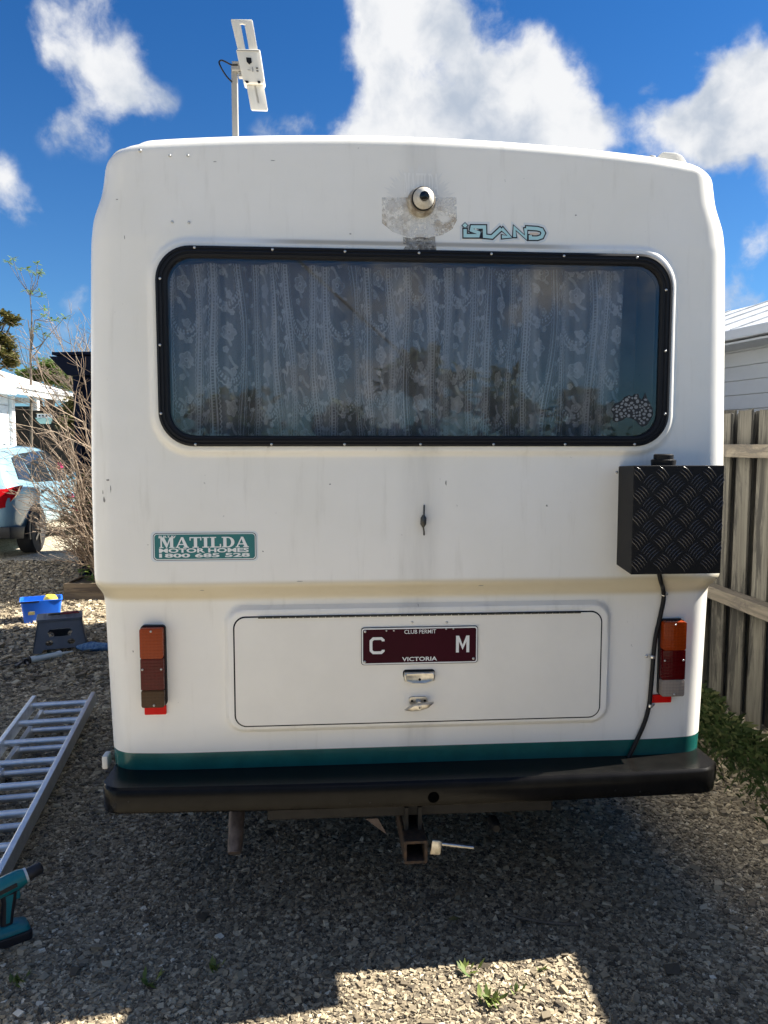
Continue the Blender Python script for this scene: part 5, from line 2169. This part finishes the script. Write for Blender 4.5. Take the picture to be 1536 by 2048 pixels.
for px, py in tips:
    tpv = tp_(px, py, rt.uniform(-.25, .25))
    cand = [m_ for m_ in mids + forks if m_.z < tpv.z + .03] or forks
    s0 = min(cand, key=lambda m_: (m_ - tpv).length + .02)
    q.tube([s0, s0.lerp(tpv, .5) + Vector((rt.gauss(0, .03), rt.gauss(0, .03), -.02)), tpv], [.006, .005, .004], 4)
    for k in range(rt.randint(9, 13)):
        a = rt.uniform(0, 6.28)
        ax = Vector((math.cos(a), math.sin(a), rt.uniform(-.5, .5))).normalized()
        sd_ = ax.cross(Vector((0, 0, 1))).normalized()
        L_ = rt.uniform(.08, .13)
        q2.add([tpv, tpv + ax * L_ * .55 + sd_ * .020, tpv + ax * L_, tpv + ax * L_ * .55 - sd_ * .020], [(0, 1, 2, 3)], rt.random())
for px, py in ((38, 700), (36, 672), (30, 660), (50, 690), (28, 705), (48, 740)):
    s0 = tp_(58, 745)
    e0 = tp_(px, py, rt.uniform(-.1, .1))
    q.tube([s0, s0.lerp(e0, .5) + Vector((rt.gauss(0, .03), 0, -.02)), e0], [.005, .004, .003], 4)
q.build('trunk', MT['bark'], YT, 60)
q2.build('leaves', MT['leafbright'], YT, fix=False)

# trees beyond the white house
def B(px, py, Y, rad):
    return (tuple(atY(px, py, Y)), rad)


crown_tree('gum_tree', (*atY(-30, 800, 34)[:2], 0), 4.2, .2, [B(-25, 690, 34, 1.0), B(5, 712, 34, .8), B(-5, 680, 34, .7), B(12, 640, 34, .42), B(25, 642, 34, .3), B(-15, 655, 34, .5), B(18, 725, 34, .45)], .16, 9000, 'leafolive', 'olive-brown tree rising over the white house roof', 'tree')
crown_tree('green_tree', (*atY(95, 800, 26)[:2], 0), 2.4, .15, [B(70, 752, 26, .5), B(92, 745, 26, .55), B(115, 752, 26, .55), B(140, 760, 26, .5), B(104, 738, 26, .35)], .17, 5200, 'leafbright', 'bright green leafy tree behind the end of the white roof', 'tree')
crown_tree('garden_bush', (*atY(140, 800, 13.6)[:2], 0), 1.4, .05, [B(140, 806, 13.6, .22), B(146, 838, 13.6, .25), B(132, 850, 13.6, .2)], .07, 1500, 'leafolive', 'small yellow-green bush between the bare shrub and the navy building', 'bush')
# bare tree above the navy building
bt = atY(175, 800, 15)
BT = thing('bare_tree', 'bare twiggy tree showing above the navy building roof', 'tree', (bt[0], 15, 0))
q = MB()
rs = random.Random(41)
q.tube([(0, 0, 0), (.02, 0, 1.4), (0, 0, 2.2)], [.06, .05, .04], 7, True, .3)
for i in range(16):
    d = Vector((rs.gauss(0, .4), rs.gauss(0, .3), 1)).normalized()
    grow(q, Vector((rs.uniform(-.05, .05), 0, 2.1)), d, rs.uniform(1.0, 1.7), .014, 2)
q.build('branches', MT['twig'], BT, fix=False)

# ------------------------------------------------------------------ ladder
zl = .155
R1, R2, L1 = [Vector(tuple(gnd(*q, zl))) for q in ((191, 1383), (6, 1738), (68, 1386))]
ld = (R2 - R1).normalized()
lw = Vector((0, 0, 1)).cross(ld).normalized()
if lw.dot(L1 - R1) < 0:
    lw = -lw
LWID = (L1 - R1).dot(lw)
LD = thing('extension_ladder', 'aluminium extension ladder lying flat on the gravel in the shade', 'ladder', (R1.x, R1.y, 0))


def lp_(a, b_, z_):
    return Vector((0, 0, z_)) + ld * a + lw * b_


LL = (R2 - R1).length + 1.3
for sect, z_, w0, w1, s0 in (('upper', zl - .035, .012, LWID - .012, 0), ('lower', zl - .113, .055, LWID - .055, .03)):
    for b_ in (w0, w1):
        q = MB()
        q.bar(lp_(s0, b_, z_), lp_(s0 + LL, b_, z_), .024, .07)
        q.build('rail', MT['alu'], LD, bevel=.003)
upy = [1404, 1439, 1478, 1520, 1568, 1626, 1695, 1775]
rise = []
ay = lambda y_, z_: (gnd(60, y_, z_)[1] - R1.y - lw.y * LWID / 2) / ld.y
for z_, ys_ in ((zl - .03, [1404, 1439, 1478, 1520, 1568, 1626, 1695]), (zl - .108, [1420, 1455, 1493, 1540, 1591, 1652])):
    pos = [ay(y_, z_ + .012) for y_ in ys_]
    stp = (pos[-1] - pos[0]) / (len(pos) - 1)
    while pos[-1] + stp < LL - .1:
        pos.append(pos[-1] + stp)
    for a in pos:
        q = MB()
        w0 = .02 if z_ > .08 else .062
        q.tube([lp_(a, w0, z_), lp_(a, LWID - w0, z_)], .0165, 10)
        q.build('rung', MT['alu'], LD, 50)
q = MB()
q.box(lp_(2.32, .055, zl + .012), (.05, .04, .02))
q.build('latch', MT['alu'], LD, bevel=.003)

# ------------------------------------------------------------------ folding step stool
s0, s1 = gnd(66, 1307), gnd(176, 1296)
SR = math.radians(22)
ST_ = thing('step_stool', 'slate grey folding plastic step stool with cut-out sides on the gravel', 'stool', (*gnd(122, 1296)[:2], 0), SR)
hS, bw, bd, tw, td = .262, .20, .165, .155, .11
front = lambda a, z_: ((a) * (bw + (tw - bw) * z_ / hS), -(bd + (td - bd) * z_ / hS), z_)
sidef = lambda s_, a, z_: (s_ * (bw + (tw - bw) * z_ / hS), a * (bd + (td - bd) * z_ / hS), z_)


def circ(cx, cz, rx, rz, n_=12):
    return [(cx + rx * math.cos(a), cz + rz * math.sin(a)) for a in np.linspace(0, 2 * math.pi, n_ + 1)[:-1]]


hz = hS - .02
loopsF = [[(-1, 0), (-.72, 0), (-.62, .035), (.62, .035), (.72, 0), (1, 0), (1, hz), (-1, hz)], [(-.42, .125), (.42, .125), (.52, .16), (.40, .185), (-.40, .185), (-.52, .16)], circ(-.42, .082, .15, .022), circ(.42, .082, .15, .022)]
for sy in (1, -1):
    q = MB()
    plate(q, loopsF, lambda a, z_: (front(a, z_)[0], sy * front(a, z_)[1], z_), lambda a, z_: (front(a, z_)[0], sy * (front(a, z_)[1] + .012), z_))
    q.build('leg_panel', MT['stool'], ST_)
loopsS = [[(-1, 0), (-.7, 0), (-.6, .05), (.6, .05), (.7, 0), (1, 0), (1, hz), (-1, hz)], [(-.6, .125), (.6, .135), (.55, .19), (-.4, .18)], circ(-.45, .09, .16, .02), circ(.5, .09, .14, .024)]
for s_ in (1, -1):
    q = MB()
    plate(q, loopsS, lambda a, z_: sidef(s_, a, z_), lambda a, z_: (sidef(s_, a, z_)[0] - s_ * .012, sidef(s_, a, z_)[1], z_))
    q.build('side_panel', MT['stool'], ST_)
q = MB()
q.loft([rr(-tw - .012, -td - .012, tw + .012, td + .012, .02, 3) and [(a, b_, hS - .02) for a, b_ in rr(-tw - .012, -td - .012, tw + .012, td + .012, .02, 3)], [(a, b_, hS) for a, b_ in rr(-tw - .012, -td - .012, tw + .012, td + .012, .02, 3)]])
q.build('step_top', MT['stool'], ST_, bevel=.003)
q = MB()
for i in range(5):
    for j in range(4):
        q.lathe((-.11 + i * .055, -.075 + j * .05, hS), (0, 0, 1), [(.012, 0), (.011, .002)], 8)
q.build('grip_dots', MT['stool'], ST_)['kind'] = 'stuff'
w0 = Matrix.Rotation(SR, 3, 'Z') @ Vector((.01, .0, hS + .003))
PT = thing('pliers', 'pliers with dull red grips lying on the step stool', 'pliers', Vector(ST_.location) + w0, .5)
q = MB()
q.tube([(-.02, .0, .012), (.05, .018, .012), (.13, .022, .012)], [.009, .009, .006], 6)
q.tube([(-.02, .0, .012), (.05, -.018, .012), (.13, -.024, .012)], [.009, .009, .006], 6)
q.build('grips', MT['redtool'], PT, 50)
q = MB()
q.box((-.05, 0, .012), (.09, .028, .014))
q.build('jaws', MT['darksteel'], PT, bevel=.003)

# ------------------------------------------------------------------ blue tub with a yellow item
bbp = gnd(68, 1247)
BBX = thing('blue_tub', 'bright blue open plastic tub standing in sun on the gravel', 'tub', (bbp[0] + .02, bbp[1] + .12, 0), math.radians(24))
q = MB()
oL, oW, hB = .17, .115, .20
rings = []
for f, z_, k in ((.86, 0, 0), (1.0, hB, 0), (1.05, hB, 0), (1.05, hB + .008, 0), (.97, hB + .008, 0), (.84, .01, 0)):
    rings.append([(a * f, b_ * f, z_) for a, b_ in rr(-oL, -oW, oL, oW, .025, 3)])
q.loft(rings)
q.build('tub_body', MT['bluebox'], BBX, 35)
q = MB()
q.box((-oL * .5, -oW * .935, .095), (.055, .004, .03), Matrix.Rotation(.12, 3, 'X'))
q.build('label', MT['labelpaper'], BBX)
q = MB()
q.box((-oL * .55, -oW * 1.06, hB - .002), (.15, .01, .012))
q.build('tub_handle', MT['black'], BBX)
yp = Vector(BBX.location) + Matrix.Rotation(math.radians(24), 3, 'Z') @ Vector((.07, .02, .10))
q = MB()
q.lathe((0, 0, 0), (.15, -.1, 1), [(.06, 0), (.065, .05), (.06, .10), (.045, .125), (.02, .13)], 16)
yo = q.build('sponge', MT['yellow'], None, 40)
yo.location = yp
tag(yo, 'rounded yellow item standing inside the blue tub', 'sponge')

# ------------------------------------------------------------------ sealant cartridge in a caulking gun
GP0, GP1 = Vector(tuple(gnd(60, 1321, .03))), Vector(tuple(gnd(118, 1309, .03)))
gd = (GP1 - GP0).normalized()
CG = thing('caulking_gun', 'sealant cartridge in a thin-rodded caulking gun lying on the gravel', 'caulking gun', (GP0.x, GP0.y, 0))
z3 = Vector((0, 0, .033))
LGn = (GP1 - GP0).length
q = MB()
q.tube([z3, z3 + gd * LGn], .024, 16)
q.build('cartridge', MT['cartwhite'], CG, 50)
q = MB()
sdv = Vector((0, 0, 1)).cross(gd).normalized()
pts_r = []
for t_ in (0.02, .98):
    ringv = []
    for a in np.linspace(.25, 1.9, 8):
        ringv.append(z3 + gd * LGn * (.18 + .72 * (t_ > .5)) + sdv * .0246 * math.cos(a) + Vector((0, 0, .0246 * math.sin(a))))
    pts_r.append(ringv)
for k in range(7):
    q.add([pts_r[0][k], pts_r[0][k + 1], pts_r[1][k + 1], pts_r[1][k]], [(0, 1, 2, 3)])
q.build('cartridge_label', MT['gungreen'], CG, fix=False)
q = MB()
q.tube([z3 + gd * LGn, z3 + gd * (LGn + .012)], [.026, .026], 16)
q.tube([z3 + gd * (LGn + .012), z3 + gd * (LGn + .03), z3 + gd * (LGn + .11)], [.012, .010, .004], 10)
q.build('nozzle', MT['cartwhite'], CG, 50)
q = MB()
q.tube([z3 - gd * .012, z3], .027, 14)
q.tube([z3 - gd * .012, z3 - gd * .42], .004, 6)
q.bar(z3 - gd * .05, z3 - gd * .02 , .03, .04)
q.bar(z3 - gd * .06, z3 - gd * .14 - sdv * .09, .018, .014)
q.bar(z3 - gd * .03, z3 - gd * .06 - sdv * .11, .012, .012)
q.build('gun_frame', MT['drillblack'], CG, 40)

# crumpled cloth
cpn = gnd(186, 1304)
q = MB()
rc = random.Random(8)
rings = []
for i in range(7):
    f = i / 6
    rad = math.sin(math.pi * (.12 + .8 * f))
    rings.append([(-.16 + .32 * f, .06 * rad * math.cos(a) * rc.uniform(.7, 1.2), .035 + .04 * rad * math.sin(a) * rc.uniform(.7, 1.2)) for a in np.linspace(0, 6.28, 11)[:-1]])
q.loft(rings)
cl_ = q.build('cloth', MT['clothblue'], None, 60)
cl_.location = (cpn[0] + .03, cpn[1] + .02, 0)
tag(cl_, 'crumpled blue patterned cloth on the gravel between stool and motorhome', 'cloth')

# ------------------------------------------------------------------ cordless drill
db = gnd(38, 1866, .03)
DA = math.atan2(.62, .78)
DR = thing('cordless_drill', 'teal and black cordless drill standing on its battery in the gravel', 'drill', (db[0] - .03, db[1], .005), math.radians(38))
DR.scale = (.92, .92, .92)
# local x = pointing direction
q = MB()
q.loft([[(a, b_, 0) for a, b_ in rr(-.07, -.042, .068, .042, .014, 3)], [(a, b_, .034) for a, b_ in rr(-.07, -.042, .068, .042, .014, 3)]])
q.build('battery', MT['drillblack'], DR, bevel=.004)
q = MB()
q.loft([[(a, b_, .036) for a, b_ in rr(-.066, -.040, .064, .040, .016, 3)], [(a, b_, .052) for a, b_ in rr(-.062, -.036, .058, .036, .016, 3)], [(a, b_, .066) for a, b_ in rr(-.036, -.022, .026, .022, .012, 3)]])
q.build('battery_mount', MT['drillteal'], DR, 40, .002)
q = MB()
hp = [(-.010, .06, .020, .017), (-.006, .10, .021, .018), (.002, .14, .022, .018), (.0, .165, .026, .019), (-.004, .182, .034, .021)]
q.loft([[(cx_ + a * rx / .02, b_ * ry / .02, z_ + a * .12 * 0) for a, b_ in rr(-.02, -.02, .02, .02, .013, 4)] for cx_, z_, rx, ry in hp])
q.build('handle', MT['drillblack'], DR, 50)
q = MB()
for sy in (-1, 1):
    q.loft([[(-.014, sy * .0185, .075), (-.002, sy * .0188, .075), (.004, sy * .0192, .115), (-.006, sy * .0192, .115)], [(-.010, sy * .0195, .15), (.008, sy * .0195, .15), (.014, sy * .0205, .175), (-.012, sy * .0205, .175)]])
q.build('handle_stripe', MT['drillteal'], DR, 40)
til = math.radians(12)
bx_ = lambda x, r0, r1, n_=16: [(x * math.cos(til) - r0 * math.sin(a) * math.sin(til), r1 * math.cos(a), .205 + x * math.sin(til) + r0 * math.sin(a) * math.cos(til)) for a in np.linspace(0, 2 * math.pi, n_ + 1)[:-1]]
q = MB()
q.loft([bx_(-.085, .020, .020), bx_(-.08, .028, .027), bx_(-.05, .033, .031), bx_(.0, .035, .031), bx_(.04, .033, .029), bx_(.058, .027, .026)])
q.build('motor_body', MT['drillteal'], DR, 50)
q = MB()
q.loft([bx_(-.110, .020, .020), bx_(-.105, .028, .027), bx_(-.084, .0285, .0275), bx_(-.083, .02, .02)])
q.build('rear_cap', MT['drillblack'], DR, 50)
q = MB()
q.loft([bx_(.058, .0265, .0255), bx_(.066, .0265, .0255)])
q.build('clutch_ring', MT['cartwhite'], DR, 50)
q = MB()
q.loft([bx_(.066, .022, .022), bx_(.07, .0225, .0225), bx_(.112, .021, .021), bx_(.118, .014, .014), bx_(.119, .008, .008)])
q.build('chuck', MT['drillblack'], DR, 50)
q = MB()
q.box((.028, 0, .160), (.02, .018, .03))
q.build('trigger', MT['drillteal'], DR, bevel=.004)
q = MB()
for sy in (-1, 1):
    q.box((-.01, sy * .0305, .203), (.07, .004, .014), Matrix.Rotation(-til, 3, 'Y'))
q.build('side_print', MT['drillblack'], DR)

# ------------------------------------------------------------------ small things on the gravel
a, b_ = gnd(1012, 1828, .012), gnd(1157, 1850, .012)
mid_ = gnd(1080, 1843, .016)
q = MB()
q.tube(spline([Vector(tuple(a)), Vector(tuple(mid_)), Vector(tuple(b_))], 5), .0042, 6)
tw_ = q.build('twig', MT['bark'], None, 60)
tag(tw_, 'thin dark twig lying on the shaded gravel below the bumper', 'twig')
g0 = gnd(908, 1838, .018)
q = MB()
q.add([(-.022, 0, .0), (0, .010, .006), (.024, 0, .003), (0, -.011, .002)], [(0, 1, 3), (1, 2, 3)])
lf = q.build('dry_leaf', MT['dryleaf'], None, fix=False)
lf.location = tuple(g0)
tag(lf, 'single curled olive leaf on the shaded gravel', 'leaf')
rw = random.Random(12)
for px, py, nb_, hh_, lab in ((937, 1946, 12, .045, 'small green seedling at the upper edge of the sunlit gravel'), (985, 2004, 34, .045, 'largest green weed tuft in the middle of the sunlit gravel'), (1032, 1988, 10, .03, 'small weed right of the largest tuft on sunlit gravel'), (1082, 1942, 9, .025, 'tiny weed near the top right of the sunlit gravel'), (300, 1970, 16, .04, 'thin-bladed weed in shaded gravel at lower left'), (430, 1938, 22, .03, 'low dark weed in shaded gravel left of the sunlit patch'), (40, 1965, 22, .035, 'low weed in shaded gravel below the drill'), (1350, 1560, 0, .0, '')):
    if not nb_:
        continue
    g0 = gnd(px, py, .006)
    q = MB()
    for _ in range(nb_):
        a = rw.uniform(0, 6.28)
        rad = rw.random() * hh_ * .8
        b0 = Vector((rad * math.cos(a * 1.7), rad * math.sin(a * 1.7), 0))
        L_ = hh_ * rw.uniform(.5, 1.1)
        d = Vector((math.cos(a), math.sin(a), rw.uniform(.5, 1.5))).normalized()
        s_ = Vector((-math.sin(a), math.cos(a), 0)) * L_ * .16
        q.add([b0, b0 + d * L_ * .5 + s_, b0 + d * L_, b0 + d * L_ * .5 - s_], [(0, 1, 2, 3)], rw.random())
    wo_ = q.build('weed', MT['weed'], None, fix=False)
    wo_.location = tuple(g0)
    tag(wo_, lab, 'weed', 'weeds growing through the gravel')

# ------------------------------------------------------------------ garden behind the photographer, mirrored in the rear window
for i, (x_, y_, h_, w_) in enumerate(((-4.2, -5.2, 1.9, 1.2), (-2.4, -5.6, 1.75, .9), (-.9, -4.8, 2.05, .9), (.5, -5.4, 2.0, .8), (1.7, -4.9, 2.6, .8), (2.9, -5.4, 2.3, .8), (4.2, -5.6, 2.1, .9))):
    r_ = random.Random(50 + i)
    bl = [((x_ + r_.gauss(0, .3) * w_, y_ + r_.gauss(0, .2), h_ * f), w_ * .5) for f in (.35, .6, .85, .95)]
    crown_tree('garden_shrub', (x_, y_, 0), h_ * .6, .04, bl, .17, 1500, 'leafdark', ('leftmost garden shrub mirrored in the window, broad and low', 'second garden shrub from the left mirrored in the window', 'tall garden shrub mirrored left of the window middle', 'garden shrub mirrored at the middle of the window', 'tallest garden shrub mirrored right of the window middle', 'second garden shrub from the right mirrored in the window', 'rightmost garden shrub mirrored in the window')[i], 'shrub', 'garden shrubs mirrored in the rear window')


HG = thing('hedge', 'dense dark green hedge across the garden behind the photographer', 'hedge', (0, -6.6, 0))
q = MB()
rh = random.Random(77)
for i in range(26):
    cx_ = -6.5 + i * .52
    q.tube([(cx_, 0, 0), (cx_ + rh.gauss(0, .1), rh.gauss(0, .1), 1.4)], [.03, .012], 5)
q.build('trunk', MT['bark'], HG, 60)
q = MB()
for i in range(60):
    leaves_into(q, (-6.6 + i * .225, rh.gauss(0, .15), .95 + rh.gauss(0, .08)), 120, (.45, .45, 1.0), .15, rh, asp=.4)
q.build('foliage', MT['leafdark'], HG, fix=False)


def mirror_pt(px, py, t_):
    d = ray(px, py)
    nn = np.array([VX[0], VX[1], 0])
    v0 = (R0 + VX * vw)
    t0 = (v0 @ VX) / (d[:2] @ VX)
    hit = np.array([0, 0, H]) + d * t0
    rd = d - 2 * (d @ nn) * nn
    return hit + rd * t_


A_, B_ = mirror_pt(540, 470, 4.5), mirror_pt(845, 745, 4.9)
q = MB()
q.tube([A_ + (A_ - B_) * 3, A_, B_, B_ + (B_ - A_) * .15], .013, 6)
wr = q.build('overhead_wire', MT['black'], None, fix=False)
tag(wr, 'black overhead wire mirrored as a diagonal line in the rear window', 'wire')
